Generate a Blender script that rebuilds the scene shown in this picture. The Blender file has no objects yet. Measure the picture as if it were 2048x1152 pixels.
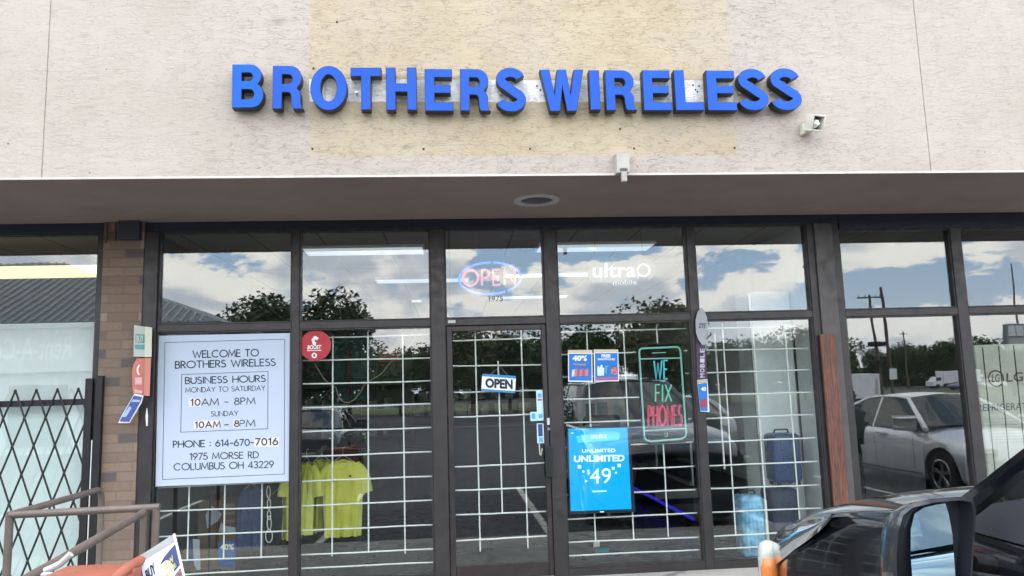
import bpy, bmesh, math, random
from mathutils import Vector, Matrix
R = math.radians
scene = bpy.context.scene
C = scene.collection
random.seed(7)

# ------------------------------------------------------------------ camera
FX = 1540.0                                   # focal length in pixels of the 2048 wide photograph
AX = Vector((0.99658126, -0.07710011, -0.0296877)).normalized()
AF = Vector((0.0803895, 0.98783074, 0.13314637)).normalized()
AU = AX.cross(AF).normalized()
EYE = Vector((0, -6.7, 1.56))
cam_d = bpy.data.cameras.new('camera')
cam = bpy.data.objects.new('camera', cam_d); C.objects.link(cam)
cam_d.sensor_width = 36; cam_d.lens = 36 * FX / 2048
cam_d.clip_start = 0.05; cam_d.clip_end = 5000
m = Matrix((AX, AU, -AF)).transposed().to_4x4(); m.translation = EYE
cam.matrix_world = m
scene.camera = cam

# ------------------------------------------------------------------ sun, sky, exposure
SUN_EL, SUN_AZ = R(52), R(25)                 # the sun stands behind the shop, so the front is in open shade
sd = bpy.data.lights.new('sun', 'SUN'); sd.energy = .8; sd.angle = R(10); sd.color = (1, .95, .87)
sun = bpy.data.objects.new('sun', sd); C.objects.link(sun)
dv = Vector((math.sin(SUN_AZ) * math.cos(SUN_EL), math.cos(SUN_AZ) * math.cos(SUN_EL), math.sin(SUN_EL)))
sun.rotation_euler = dv.to_track_quat('Z', 'Y').to_euler()
sun.location = (0, 30, 40)
scene.view_settings.view_transform = 'Standard'
scene.view_settings.look = 'None'
scene.view_settings.exposure = 1.2
scene.view_settings.gamma = 1
scene.view_settings.use_curve_mapping = False
scene.cycles.max_bounces = 10
scene.cycles.transparent_max_bounces = 16


class NT:
    """small helper to write node trees as expressions"""
    def __init__(s, tree): s.t = tree; tree.nodes.clear()
    def n(s, typ, **kw):
        nd = s.t.nodes.new(typ)
        for k, v in kw.items(): setattr(nd, k, v)
        return nd
    def put(s, sock, v):
        if isinstance(v, bpy.types.NodeSocket): s.t.links.new(v, sock)
        elif v is not None:
            if sock.type == 'RGBA' and len(v) == 3: v = (*v, 1)
            sock.default_value = v
    def m(s, op, a, b=None, c=None, clamp=False):
        nd = s.n('ShaderNodeMath', operation=op, use_clamp=clamp)
        s.put(nd.inputs[0], a)
        if b is not None: s.put(nd.inputs[1], b)
        if c is not None: s.put(nd.inputs[2], c)
        return nd.outputs[0]
    def vm(s, op, a, b=None):
        nd = s.n('ShaderNodeVectorMath', operation=op)
        s.put(nd.inputs[0], a)
        if b is not None: s.put(nd.inputs[1], b)
        return nd.outputs[0]
    def mix(s, f, a, b, blend='MIX'):
        nd = s.n('ShaderNodeMix', data_type='RGBA', blend_type=blend)
        s.put(nd.inputs[0], f); s.put(nd.inputs[6], a); s.put(nd.inputs[7], b)
        return nd.outputs[2]
    def noise(s, v, scale=1, detail=3, rough=.5, dist=0):
        nd = s.n('ShaderNodeTexNoise')
        s.put(nd.inputs['Vector'], v); nd.inputs['Scale'].default_value = scale
        nd.inputs['Detail'].default_value = detail; nd.inputs['Roughness'].default_value = rough
        nd.inputs['Distortion'].default_value = dist
        return nd.outputs[0]
    def ss(s, v, a, b, lo=0., hi=1.):
        nd = s.n('ShaderNodeMapRange', interpolation_type='SMOOTHSTEP')
        s.put(nd.inputs[0], v)
        for i, x in enumerate((a, b, lo, hi)): nd.inputs[i + 1].default_value = x
        return nd.outputs[0]
    def obj(s): return s.n('ShaderNodeTexCoord').outputs['Object']
    def xyz(s, v):
        nd = s.n('ShaderNodeSeparateXYZ'); s.put(nd.inputs[0], v); return nd.outputs
    def comb(s, x, y, z):
        nd = s.n('ShaderNodeCombineXYZ')
        for i, v in enumerate((x, y, z)): s.put(nd.inputs[i], v)
        return nd.outputs[0]
    def bump(s, h, strength=.3, dist=.01):
        nd = s.n('ShaderNodeBump'); s.put(nd.inputs['Height'], h)
        nd.inputs['Strength'].default_value = strength; nd.inputs['Distance'].default_value = dist
        return nd.outputs[0]
    def rect(s, x, z, x0, x1, z0, z1, soft=.01):
        a = s.m('MULTIPLY', s.ss(x, x0 - soft, x0 + soft), s.ss(x, x1 - soft, x1 + soft, 1, 0))
        b = s.m('MULTIPLY', s.ss(z, z0 - soft, z0 + soft), s.ss(z, z1 - soft, z1 + soft, 1, 0))
        return s.m('MULTIPLY', a, b)


world = bpy.data.worlds.new('World'); scene.world = world; world.use_nodes = True
w = NT(world.node_tree)
sky = w.n('ShaderNodeTexSky', sky_type='NISHITA'); sky.sun_disc = False
sky.sun_elevation = SUN_EL; sky.sun_rotation = SUN_AZ; sky.air_density = 1.2; sky.dust_density = 1.0
dirv = w.n('ShaderNodeTexCoord').outputs['Generated']
dx, dy, dz = w.xyz(dirv)
p0 = w.vm('MULTIPLY', dirv, (1, 1, 2.3))
pa = w.vm('ADD', p0, (3.1, 7.7, 1.3))
pb = w.vm('ADD', p0, (3.1, 7.7, 1.36))
na = w.noise(pa, 7.5, 11, .61, .2)
nb = w.noise(pb, 7.5, 5, .5, .2)
big = w.noise(pa, 2.1, 3, .5)
dens = w.m('ADD', na, w.m('MULTIPLY', w.m('SUBTRACT', big, .5), .55))
cover = w.ss(dens, .43, .485)
thick = w.ss(w.m('ADD', nb, w.m('MULTIPLY', w.m('SUBTRACT', big, .5), .5)), .455, .60)
fine = w.ss(w.noise(pa, 17, 6, .6), .3, .7)
ccol = w.mix(thick, (15.2, 14.6, 13.6), (7.2, 8.0, 9.2))
ccol = w.mix(w.m('MULTIPLY', fine, .16), ccol, (19, 18, 16.5))
haze = w.ss(dz, 0.0, .16, .55, 0)
blue = w.mix(.6, sky.outputs[0], (6.5, 9.2, 12.8))
skc = w.mix(cover, blue, ccol)
skc = w.mix(haze, skc, (11.5, 11.9, 12.2))
bg = w.n('ShaderNodeBackground'); w.put(bg.inputs[0], skc); bg.inputs[1].default_value = .15
wo = w.n('ShaderNodeOutputWorld'); w.t.links.new(bg.outputs[0], wo.inputs[0])

# ------------------------------------------------------------------ materials
MATS = {}
def mat(name, col, rough=.6, metal=0., var=0., bump=0., bscale=60, vscale=6, emit=None, est=1., coat=0., spec=.5):
    if name in MATS: return MATS[name]
    mt = bpy.data.materials.new(name); mt.use_nodes = True; MATS[name] = mt
    t = NT(mt.node_tree)
    b = t.n('ShaderNodeBsdfPrincipled'); o = t.n('ShaderNodeOutputMaterial'); t.t.links.new(b.outputs[0], o.inputs[0])
    v = t.obj()
    c = (*col, 1)
    if var:
        nz = t.noise(v, vscale, 5, .6)
        f = t.ss(nz, .3, .7)
        c = t.mix(f, tuple(x * (1 - var) for x in col), tuple(min(1, x * (1 + var)) for x in col))
    t.put(b.inputs['Base Color'], c)
    b.inputs['Roughness'].default_value = rough; b.inputs['Metallic'].default_value = metal
    b.inputs['Coat Weight'].default_value = coat; b.inputs['Coat Roughness'].default_value = .04
    b.inputs['Specular IOR Level'].default_value = spec
    if var and rough > .15:
        t.put(b.inputs['Roughness'], t.ss(t.noise(v, vscale * 2.3, 4), .25, .75, max(.02, rough - .12), min(1, rough + .12)))
    if bump: t.put(b.inputs['Normal'], t.bump(t.noise(v, bscale, 4), bump, .004))
    if emit:
        est = est * .42
        t.put(b.inputs['Emission Color'], emit); b.inputs['Emission Strength'].default_value = est
    return mt

def glass_mat(name, refl, tint, rough=0., wav=0.):
    if name in MATS: return MATS[name]
    mt = bpy.data.materials.new(name); mt.use_nodes = True; MATS[name] = mt
    t = NT(mt.node_tree)
    tr = t.n('ShaderNodeBsdfTransparent'); tr.inputs[0].default_value = (*tint, 1)
    gl = t.n('ShaderNodeBsdfGlossy'); gl.inputs[0].default_value = (.96, .98, 1, 1); gl.inputs['Roughness'].default_value = rough
    if wav: t.put(gl.inputs['Normal'], t.bump(t.noise(t.obj(), 1.6, 2), 1.0, wav))
    ge = t.n('ShaderNodeNewGeometry'); dp = t.n('ShaderNodeVectorMath', operation='DOT_PRODUCT')
    t.put(dp.inputs[0], ge.outputs['Normal']); t.put(dp.inputs[1], ge.outputs['Incoming'])
    sch = t.m('POWER', t.m('SUBTRACT', 1.0, t.m('ABSOLUTE', dp.outputs['Value'])), 5.0)
    f = t.m('ADD', refl, t.m('MULTIPLY', sch, 1 - refl), clamp=True)
    mx = t.n('ShaderNodeMixShader'); t.put(mx.inputs[0], f)
    t.t.links.new(tr.outputs[0], mx.inputs[1]); t.t.links.new(gl.outputs[0], mx.inputs[2])
    o = t.n('ShaderNodeOutputMaterial'); t.t.links.new(mx.outputs[0], o.inputs[0])
    return mt

def fascia_mat():
    mt = bpy.data.materials.new('cracked_paint_fascia'); mt.use_nodes = True
    t = NT(mt.node_tree); b = t.n('ShaderNodeBsdfPrincipled'); o = t.n('ShaderNodeOutputMaterial'); t.t.links.new(b.outputs[0], o.inputs[0])
    v = t.obj(); x, y, z = t.xyz(v)
    warp = t.noise(v, 3.2, 3, .5)
    q = t.vm('ADD', t.vm('MULTIPLY', v, (1, 1, 9.0)), t.comb(0, 0, t.m('MULTIPLY', warp, 1.1)))
    n1 = t.noise(q, 4.2, 5, .5, .25)
    n2 = t.noise(t.vm('ADD', q, (5, 3, 9)), 8, 5, .5, .3)
    n3 = t.noise(t.vm('ADD', q, (1, 8, 2)), 15, 4, .5, .3)
    def vor(mx, mz, off, wd):
        wv = t.comb(t.m('MULTIPLY', t.m('SUBTRACT', n2, .5), .9), 0, t.m('MULTIPLY', t.m('SUBTRACT', n1, .5), 2.4))
        vo = t.n('ShaderNodeTexVoronoi', feature='DISTANCE_TO_EDGE'); vo.inputs['Scale'].default_value = 1
        t.put(vo.inputs['Vector'], t.vm('ADD', t.vm('ADD', t.vm('MULTIPLY', v, (mx, 1, mz)), wv), off)); return t.ss(vo.outputs['Distance'], wd * .25, wd, 1, 0)
    k = t.ss(t.noise(t.vm('MULTIPLY', v, (1, 1, 2)), 6.5, 4), .33, .62)
    k2 = t.ss(t.noise(t.vm('ADD', t.vm('MULTIPLY', v, (1, 1, 3)), (9, 9, 9)), 9, 4), .36, .62)
    k3 = t.ss(t.noise(t.vm('ADD', t.vm('MULTIPLY', v, (1, 1, 2)), (19, 9, 29)), 7.5, 4), .32, .64)
    c1 = vor(4.5, 26, (3, 0, 5), .030); c2 = vor(8, 48, (7, 0, 2), .045); c3 = vor(12, 80, (1, 0, 8), .06)
    crack = t.m('MAXIMUM', t.m('MAXIMUM', t.m('MULTIPLY', c1, k), t.m('MULTIPLY', c2, k2)), t.m('MULTIPLY', t.m('MULTIPLY', c3, k3), .75))
    # the mid part is more weathered than the ends
    mid = t.m('MULTIPLY', t.ss(x, -2.0, -1.0), t.ss(x, 2.2, 3.4, 1, .15))
    amount = t.m('ADD', .20, t.m('MULTIPLY', mid, .24))
    gray = t.mix(t.ss(t.noise(v, 1.3, 4), .3, .7), (.465, .398, .340), (.512, .444, .388))
    bei = t.mix(t.ss(t.noise(v, 2.3, 4), .3, .7), (.470, .372, .245), (.520, .428, .295))
    edge = t.m('MULTIPLY', t.m('SUBTRACT', t.noise(v, 24, 3), .5), .02)
    xe = t.m('ADD', x, edge); ze = t.m('ADD', z, edge)
    blot = t.ss(t.noise(v, 1.9, 5, .65), .30, .62, .55, 1)
    col = t.mix(t.m('MULTIPLY', blot, t.rect(xe, ze, -.972, 2.125, 3.238, 6.0, .016)), gray, bei)
    worn = t.ss(t.noise(t.vm('MULTIPLY', v, (3, 1, 9)), 3.3, 5, .6), .36, .52)
    white = t.m('MULTIPLY', t.rect(xe, ze, -.972, 2.13, 3.645, 3.812, .003), t.m('ADD', .60, t.m('MULTIPLY', worn, .40)))
    wcol = t.mix(t.ss(t.noise(t.vm('MULTIPLY', v, (4, 1, .6)), 3, 3), .42, .56), (.68, .69, .70), (.95, .95, .94))
    col = t.mix(white, col, wcol)
    # small chips and screw holes
    sp = t.n('ShaderNodeTexVoronoi', feature='F1'); t.put(sp.inputs['Vector'], v); sp.inputs['Scale'].default_value = 9
    chips = t.m('MULTIPLY', t.ss(sp.outputs['Distance'], .045, .075, 1, 0), t.ss(t.noise(v, 3.1, 2), .60, .66))
    col = t.mix(t.m('MULTIPLY', chips, .8), col, (.09, .08, .07))
    # rain streaks
    st = t.ss(t.noise(t.vm('MULTIPLY', v, (9, 1, .35)), 1.6, 4), .52, .70)
    col = t.mix(t.m('MULTIPLY', st, .12), col, (.36, .32, .27))
    col = t.mix(t.m('MULTIPLY', crack, amount), col, (.07, .058, .045))
    t.put(b.inputs['Base Color'], col); b.inputs['Roughness'].default_value = .8
    h = t.m('SUBTRACT', t.m('MULTIPLY', t.noise(q, 9, 6, .6), .8), crack)
    t.put(b.inputs['Normal'], t.bump(h, .35, .005))
    return mt

def brick_mat():
    mt = bpy.data.materials.new('brown_brick'); mt.use_nodes = True
    t = NT(mt.node_tree); b = t.n('ShaderNodeBsdfPrincipled'); o = t.n('ShaderNodeOutputMaterial'); t.t.links.new(b.outputs[0], o.inputs[0])
    v = t.obj(); x, y, z = t.xyz(v)
    br = t.n('ShaderNodeTexBrick', offset=.5)
    t.put(br.inputs['Vector'], t.comb(t.m('ADD', x, t.m('ADD', y, 7.06)), z, 0.))
    for k, vv in (('Scale', 1), ('Mortar Size', .0045), ('Mortar Smooth', .15), ('Brick Width', .245), ('Row Height', .0772)): br.inputs[k].default_value = vv
    br.inputs['Color1'].default_value = (0, 0, 0, 1); br.inputs['Color2'].default_value = (1, 1, 1, 1); br.inputs['Mortar'].default_value = (.5, .5, .5, 1)
    rmp = t.n('ShaderNodeValToRGB'); t.put(rmp.inputs[0], br.outputs['Color'])
    e = rmp.color_ramp.elements; e[0].position = 0; e[0].color = (.10, .085, .085, 1); e[1].position = 1; e[1].color = (.33, .245, .185, 1)
    for pos, c in ((.14, (.10, .088, .085)), (.17, (.175, .125, .095)), (.5, (.25, .178, .13)), (.8, (.20, .14, .105))):
        q = e.new(pos); q.color = (*c, 1)
    col = t.mix(t.m('MULTIPLY', t.ss(t.noise(v, 38, 5, .7), .35, .7), .35), rmp.outputs[0], (.16, .11, .085))
    col = t.mix(br.outputs['Fac'], col, (.17, .135, .11))
    t.put(b.inputs['Base Color'], col); b.inputs['Roughness'].default_value = .85
    h = t.m('SUBTRACT', t.m('MULTIPLY', t.noise(v, 70, 5), .3), br.outputs['Fac'])
    t.put(b.inputs['Normal'], t.bump(h, .8, .006))
    return mt

def ground_mat(name, base, crackcol, sc):
    mt = bpy.data.materials.new(name); mt.use_nodes = True
    t = NT(mt.node_tree); b = t.n('ShaderNodeBsdfPrincipled'); o = t.n('ShaderNodeOutputMaterial'); t.t.links.new(b.outputs[0], o.inputs[0])
    v = t.obj()
    c = t.mix(t.ss(t.noise(v, sc, 6, .6), .3, .7), tuple(a * .78 for a in base), tuple(a * 1.2 for a in base))
    c = t.mix(t.m('MULTIPLY', t.ss(t.noise(v, sc * 60, 3), .4, .7), .3), c, tuple(a * 1.5 for a in base))
    vo = t.n('ShaderNodeTexVoronoi', feature='DISTANCE_TO_EDGE'); t.put(vo.inputs['Vector'], t.vm('ADD', v, t.vm('MULTIPLY', t.comb(t.noise(v, 2.), t.noise(v, 2.7), 0.), (.6, .6, 0)))); vo.inputs['Scale'].default_value = .35
    c = t.mix(t.ss(vo.outputs['Distance'], .002, .010, .7, 0), c, crackcol)
    t.put(b.inputs['Base Color'], c); b.inputs['Roughness'].default_value = .85
    t.put(b.inputs['Normal'], t.bump(t.noise(v, sc * 120, 4), .4, .005))
    return mt

def ceiling_mat(name, base, tx=.61):
    mt = bpy.data.materials.new(name); mt.use_nodes = True
    t = NT(mt.node_tree); b = t.n('ShaderNodeBsdfPrincipled'); o = t.n('ShaderNodeOutputMaterial'); t.t.links.new(b.outputs[0], o.inputs[0])
    v = t.obj(); x, y, z = t.xyz(v)
    fx = t.m('ABSOLUTE', t.m('SUBTRACT', t.m('FRACT', t.m('DIVIDE', x, tx)), .5))
    fy = t.m('ABSOLUTE', t.m('SUBTRACT', t.m('FRACT', t.m('DIVIDE', y, tx * 2)), .5))
    ln = t.m('MAXIMUM', t.ss(fx, .478, .488), t.ss(fy, .489, .494))
    c = t.mix(t.ss(t.noise(v, 90, 3), .4, .6), base, tuple(a * .85 for a in base))
    c = t.mix(ln, c, tuple(a * .45 for a in base))
    t.put(b.inputs['Base Color'], c); b.inputs['Roughness'].default_value = .9
    return mt

def wood_mat(name, a, bb, sc=2.):
    mt = bpy.data.materials.new(name); mt.use_nodes = True
    t = NT(mt.node_tree); b = t.n('ShaderNodeBsdfPrincipled'); o = t.n('ShaderNodeOutputMaterial'); t.t.links.new(b.outputs[0], o.inputs[0])
    v = t.vm('MULTIPLY', t.obj(), (22, 22, 1.3))
    n = t.noise(v, sc, 6, .6, 1.2)
    c = t.mix(t.ss(n, .35, .65), a, bb)
    c = t.mix(t.m('MULTIPLY', t.ss(t.noise(v, sc * 3, 5), .5, .62), .7), c, tuple(q * .35 for q in a))
    t.put(b.inputs['Base Color'], c); b.inputs['Roughness'].default_value = .55
    t.put(b.inputs['Normal'], t.bump(n, .4, .004))
    return mt

def roof_mat():
    return mat('grey_metal_roof', (.115, .135, .145), .5, 0, .12)

GLASS = glass_mat('window_glass', .080, (.95, .965, .955), wav=.0004)
CARGL = glass_mat('car_glass', .10, (.12, .14, .14))
CLEAR = glass_mat('clear_plastic', .05, (.93, .94, .95), .08)
FR = mat('bronze_frame', (.040, .035, .036), .42, .25, .15)
HEADER = mat('header_frame', (.014, .021, .040), .45, .2, .15)
PILL = mat('pillar_cladding', (.085, .077, .076), .5, .1, .12)
SOFF = mat('soffit_paint', (.27, .208, .18), .85, 0, .10, .15, 40, 1.1)
WHITEP = mat('white_metal_paint', (.86, .90, .86), .4, 0, .05)
BLACK = mat('black_metal', (.014, .013, .014), .45, .2, .2)
WHITE = mat('white_paint', (.82, .82, .80), .55, 0, .05)
PAPER = mat('poster_paper', (.49, .56, .68), .6, 0, .02, 0, 60, 1.5)
PAPER2 = mat('white_sticker', (.86, .84, .84), .6)
INK = mat('black_ink', (.012, .014, .022), .6)
CHROME = mat('chrome', (.75, .75, .75), .15, 1)
STEEL = mat('galvanised_steel', (.5, .5, .5), .35, .8)
FAS = fascia_mat(); BRICK = brick_mat()

# ------------------------------------------------------------------ geometry helpers
def at(px, py, Y):
    """a point of the photograph thrown on to the vertical plane y = Y (used only to survey the shop front)"""
    d = (px - 1024) / FX * AX - (py - 576) / FX * AU + AF
    return EYE + d * ((Y - EYE.y) / d.y)
def atx(px, py, X):
    d = (px - 1024) / FX * AX - (py - 576) / FX * AU + AF
    return EYE + d * ((X - EYE.x) / d.x)

def origin_of(o):
    p = Vector((0, 0, 0))
    while o: p += Vector(o.location); o = o.parent
    return p

class MB:
    def __init__(s): s.v = []; s.f = []; s.mi = []
    def add(s, vs, fs, mi=0):
        b = len(s.v); s.v += [Vector(v) for v in vs]; s.f += [tuple(b + i for i in f) for f in fs]; s.mi += [mi] * len(fs); return s
    def box(s, x0, x1, y0, y1, z0, z1, mi=0):
        if x0 > x1: x0, x1 = x1, x0
        if y0 > y1: y0, y1 = y1, y0
        if z0 > z1: z0, z1 = z1, z0
        vs = [(x, y, z) for z in (z0, z1) for y in (y0, y1) for x in (x0, x1)]
        return s.add(vs, [(0, 2, 3, 1), (4, 5, 7, 6), (0, 1, 5, 4), (2, 6, 7, 3), (0, 4, 6, 2), (1, 3, 7, 5)], mi)
    def rbox(s, x0, x1, y0, y1, z0, z1, r=.01, seg=2, M=None):
        bm = bmesh.new(); bmesh.ops.create_cube(bm, size=1)
        for v in bm.verts: v.co = Vector((x0 + (v.co.x + .5) * (x1 - x0), y0 + (v.co.y + .5) * (y1 - y0), z0 + (v.co.z + .5) * (z1 - z0)))
        bmesh.ops.bevel(bm, geom=list(bm.edges), offset=r, segments=seg, profile=.5, affect='EDGES')
        bm.verts.index_update()
        s.add([M @ v.co if M else v.co.copy() for v in bm.verts], [[v.index for v in f.verts] for f in bm.faces]); bm.free(); return s
    def tube(s, pts, r, n=8, flat=None, closed=False, radii=None):
        """tube round a polyline; flat=(normal, h) squashes the section along normal"""
        P = [Vector(p) for p in pts]; N = len(P); b = len(s.v)
        up = Vector(flat[0]).normalized() if flat else None
        last = None
        for i, p in enumerate(P):
            if closed: d1 = (p - P[i - 1]); d2 = (P[(i + 1) % N] - p)
            else:
                d1 = (p - P[i - 1]) if i else (P[1] - p); d2 = (P[i + 1] - p) if i < N - 1 else (p - P[i - 1])
            d1 = d1.normalized() if d1.length > 1e-9 else Vector((0, 0, 1)); d2 = d2.normalized() if d2.length > 1e-9 else d1
            t = (d1 + d2); t = t.normalized() if t.length > 1e-6 else d2
            k = 1 / max(.5, math.sqrt(max(.0001, (1 + d1.dot(d2)) / 2)))
            if up is not None: a = up
            else:
                ref = last if last is not None else (Vector((0, 0, 1)) if abs(t.z) < .9 else Vector((1, 0, 0)))
                a = (ref - t * ref.dot(t)); a = a.normalized() if a.length > 1e-6 else t.orthogonal().normalized(); last = a
            c = t.cross(a).normalized()
            rr = radii[i] if radii else r
            h = flat[1] if flat else rr
            for j in range(n):
                th = 2 * math.pi * j / n
                s.v.append(p + a * math.cos(th) * h + c * math.sin(th) * rr * k)
        rng = N if closed else N - 1
        for i in range(rng):
            for j in range(n):
                q = (i + 1) % N
                s.f.append((b + i * n + j, b + i * n + (j + 1) % n, b + q * n + (j + 1) % n, b + q * n + j)); s.mi.append(0)
        if not closed:
            s.f.append(tuple(b + j for j in reversed(range(n)))); s.f.append(tuple(b + (N - 1) * n + j for j in range(n))); s.mi += [0, 0]
        return s
    def cyl(s, p0, p1, r, n=16, r1=None):
        return s.tube([p0, p1], r, n, radii=[r, r if r1 is None else r1])
    def prism(s, poly, d):
        """closed polygon (3-D points) extruded by the vector d"""
        P = [Vector(p) for p in poly]; n = len(P); d = Vector(d); b = len(s.v)
        s.v += P + [p + d for p in P]
        s.f += [tuple(b + i for i in range(n)), tuple(b + n + i for i in reversed(range(n)))]; s.mi += [0, 0]
        for i in range(n):
            j = (i + 1) % n; s.f.append((b + i, b + n + i, b + n + j, b + j)); s.mi.append(0)
        return s
    def quad(s, a, b, c, d): return s.add([a, b, c, d], [(0, 1, 2, 3)])
    def merge(s, me, M):
        b = len(s.v); s.v += [M @ v.co for v in me.vertices]
        for p in me.polygons: s.f.append(tuple(b + i for i in p.vertices)); s.mi.append(0)
        return s
    def build(s, name, mt, parent=None, smooth=False, local=False, fix=True, label=None):
        me = bpy.data.meshes.new(name)
        off = Vector((0, 0, 0)) if local else origin_of(parent)
        me.from_pydata([v - off for v in s.v], [], s.f)
        for q in (mt if isinstance(mt, (list, tuple)) else [mt]): me.materials.append(q)
        if any(s.mi): me.polygons.foreach_set('material_index', s.mi)
        if fix:
            bm = bmesh.new(); bm.from_mesh(me); bmesh.ops.recalc_face_normals(bm, faces=bm.faces); bm.to_mesh(me); bm.free()
        if smooth:
            me.polygons.foreach_set('use_smooth', [True] * len(me.polygons))
            me.set_sharp_from_angle(angle=R(38 if smooth is True else smooth))
        me.update()
        o = bpy.data.objects.new(name, me); C.objects.link(o); o.parent = parent
        if label: o['label'] = label
        return o

def tag(o, label=None, cat=None, group=None, kind=None):
    if label: o['label'] = label
    if cat: o['category'] = cat
    if group: o['group'] = group
    if kind: o['kind'] = kind
    return o
def thing(name, loc, label, cat, group=None, rot=None):
    o = bpy.data.objects.new(name, None); C.objects.link(o); o.location = loc; o.empty_display_size = .1
    if rot: o.rotation_euler = rot
    return tag(o, label, cat, group)
def copy_tree(o, parent=None):
    c = o.copy(); C.objects.link(c); c.parent = parent
    for ch in [q for q in bpy.data.objects if q.parent == o]: copy_tree(ch, c)
    return c

# ---- lettering: outline text (built-in font) and a single-line alphabet
def font_mesh(txt, bold=0., shear=0.):
    cu = bpy.data.curves.new('t', 'FONT'); cu.body = txt; cu.size = 1; cu.offset = bold; cu.shear = shear; cu.resolution_u = 4
    o = bpy.data.objects.new('t', cu); me = bpy.data.meshes.new_from_object(o)
    bpy.data.objects.remove(o); bpy.data.curves.remove(cu); return me
def fit_text(mb, txt, BL, BR, TL, bold=.0, shear=0.):
    """map the text's own bounds on to the parallelogram BL, BR, TL"""
    me = font_mesh(txt, bold, shear)
    xs = [v.co.x for v in me.vertices]; ys = [v.co.y for v in me.vertices]
    x0, x1, y0, y1 = min(xs), max(xs), min(ys), max(ys)
    BL, BR, TL = Vector(BL), Vector(BR), Vector(TL); u = (BR - BL) / (x1 - x0); v = (TL - BL) / (y1 - y0)
    b = len(mb.v)
    mb.v += [BL + u * (q.co.x - x0) + v * (q.co.y - y0) for q in me.vertices]
    for p in me.polygons: mb.f.append(tuple(b + i for i in p.vertices)); mb.mi.append(0)
    bpy.data.meshes.remove(me); return mb

def A_(cx, cy, rx, ry, a0, a1, n=9): return [(cx + rx * math.cos(R(a0 + (a1 - a0) * i / n)), cy + ry * math.sin(R(a0 + (a1 - a0) * i / n))) for i in range(n + 1)]
GL = {
 'A': (.78, [[(0, 0), (.39, 1), (.78, 0)], [(.14, .34), (.64, .34)]]),
 'B': (.5, [[(0, 0), (0, 1)], [(0, 1), (.22, 1)] + A_(.22, .76, .24, .24, 90, -90) + [(0, .52)], [(.22, .52)] + A_(.24, .26, .27, .26, 90, -90) + [(0, 0)]]),
 'C': (.86, [A_(.48, .5, .48, .5, 50, 310, 16)]),
 'D': (.68, [[(0, 0), (0, 1), (.2, 1)] + A_(.2, .5, .48, .5, 90, -90, 14) + [(0, 0)]]),
 'E': (.5, [[(.48, 1), (0, 1), (0, 0), (.48, 0)], [(0, .52), (.42, .52)]]),
 'F': (.48, [[(.48, 1), (0, 1), (0, 0)], [(0, .52), (.4, .52)]]),
 'G': (.95, [A_(.5, .5, .5, .5, 50, 360, 18) + [(.55, .5)]]),
 'H': (.66, [[(0, 0), (0, 1)], [(.66, 0), (.66, 1)], [(0, .52), (.66, .52)]]),
 'I': (.06, [[(.03, 0), (.03, 1)]]),
 'L': (.44, [[(0, 1), (0, 0), (.44, 0)]]),
 'M': (.9, [[(0, 0), (.1, 1), (.45, .15), (.8, 1), (.9, 0)]]),
 'N': (.7, [[(0, 0), (0, 1), (.7, 0), (.7, 1)]]),
 'O': (1.0, [A_(.5, .5, .5, .5, 0, 360, 22)]),
 'P': (.48, [[(0, 0), (0, 1), (.2, 1)] + A_(.2, .74, .27, .26, 90, -90) + [(0, .48)]]),
 'R': (.52, [[(0, 0), (0, 1), (.2, 1)] + A_(.2, .74, .27, .26, 90, -90) + [(0, .48)], [(.18, .48), (.52, 0)]]),
 'S': (.5, [A_(.25, .76, .22, .24, 50, 230, 10) + A_(.24, .26, .26, .27, 70, -140, 12)]),
 'T': (.6, [[(0, 1), (.6, 1)], [(.3, 1), (.3, 0)]]),
 'U': (.62, [[(0, 1), (0, .31)] + A_(.31, .31, .31, .31, 180, 360, 12) + [(.62, 1)]]),
 'W': (1.1, [[(0, 1), (.28, 0), (.55, .85), (.82, 0), (1.1, 1)]]),
 'X': (.7, [[(0, 0), (.7, 1)], [(0, 1), (.7, 0)]]),
 'Y': (.66, [[(0, 1), (.33, .48), (.66, 1)], [(.33, .48), (.33, 0)]]),
 '0': (.58, [A_(.29, .5, .29, .5, 0, 360, 20)]),
 '1': (.24, [[(0, .84), (.2, 1), (.2, 0)]]),
 '2': (.52, [A_(.26, .74, .25, .26, 160, -30, 10) + [(0, 0), (.52, 0)]]),
 '3': (.5, [A_(.23, .76, .22, .24, 150, -90, 10), A_(.23, .26, .26, .26, 90, -150, 11)]),
 '4': (.58, [[(.44, 0), (.44, 1), (0, .28), (.58, .28)]]),
 '5': (.5, [[(.46, 1), (.1, 1), (.05, .56)] + A_(.22, .31, .28, .31, 110, -140, 12)]),
 '6': (.54, [[(.36, 1), (.05, .45)], A_(.27, .3, .27, .3, 0, 360, 16)]),
 '7': (.5, [[(0, 1), (.5, 1), (.14, 0)]]),
 '8': (.52, [A_(.26, .77, .2, .23, 0, 360, 14), A_(.26, .27, .26, .27, 0, 360, 16)]),
 '9': (.54, [[(.18, 0), (.49, .55)], A_(.27, .7, .27, .3, 0, 360, 16)]),
 '-': (.36, [[(0, .42), (.36, .42)]]), ':': (.06, [[(.03, .1), (.03, .2)], [(.03, .62), (.03, .72)]]),
 '.': (.1, [[(.05, 0), (.05, .08)]]), '%': (.9, [[(.2, 0), (.7, 1)], A_(.2, .75, .19, .24, 0, 360, 12), A_(.7, .25, .19, .24, 0, 360, 12)]),
 '$': (.5, [A_(.25, .76, .22, .24, 50, 230, 10) + A_(.24, .26, .26, .27, 70, -140, 12), [(.25, -.12), (.25, 1.12)]]),
 "'": (.06, [[(.03, .75), (.03, 1)]]), ' ': (.34, []),
}
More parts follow.
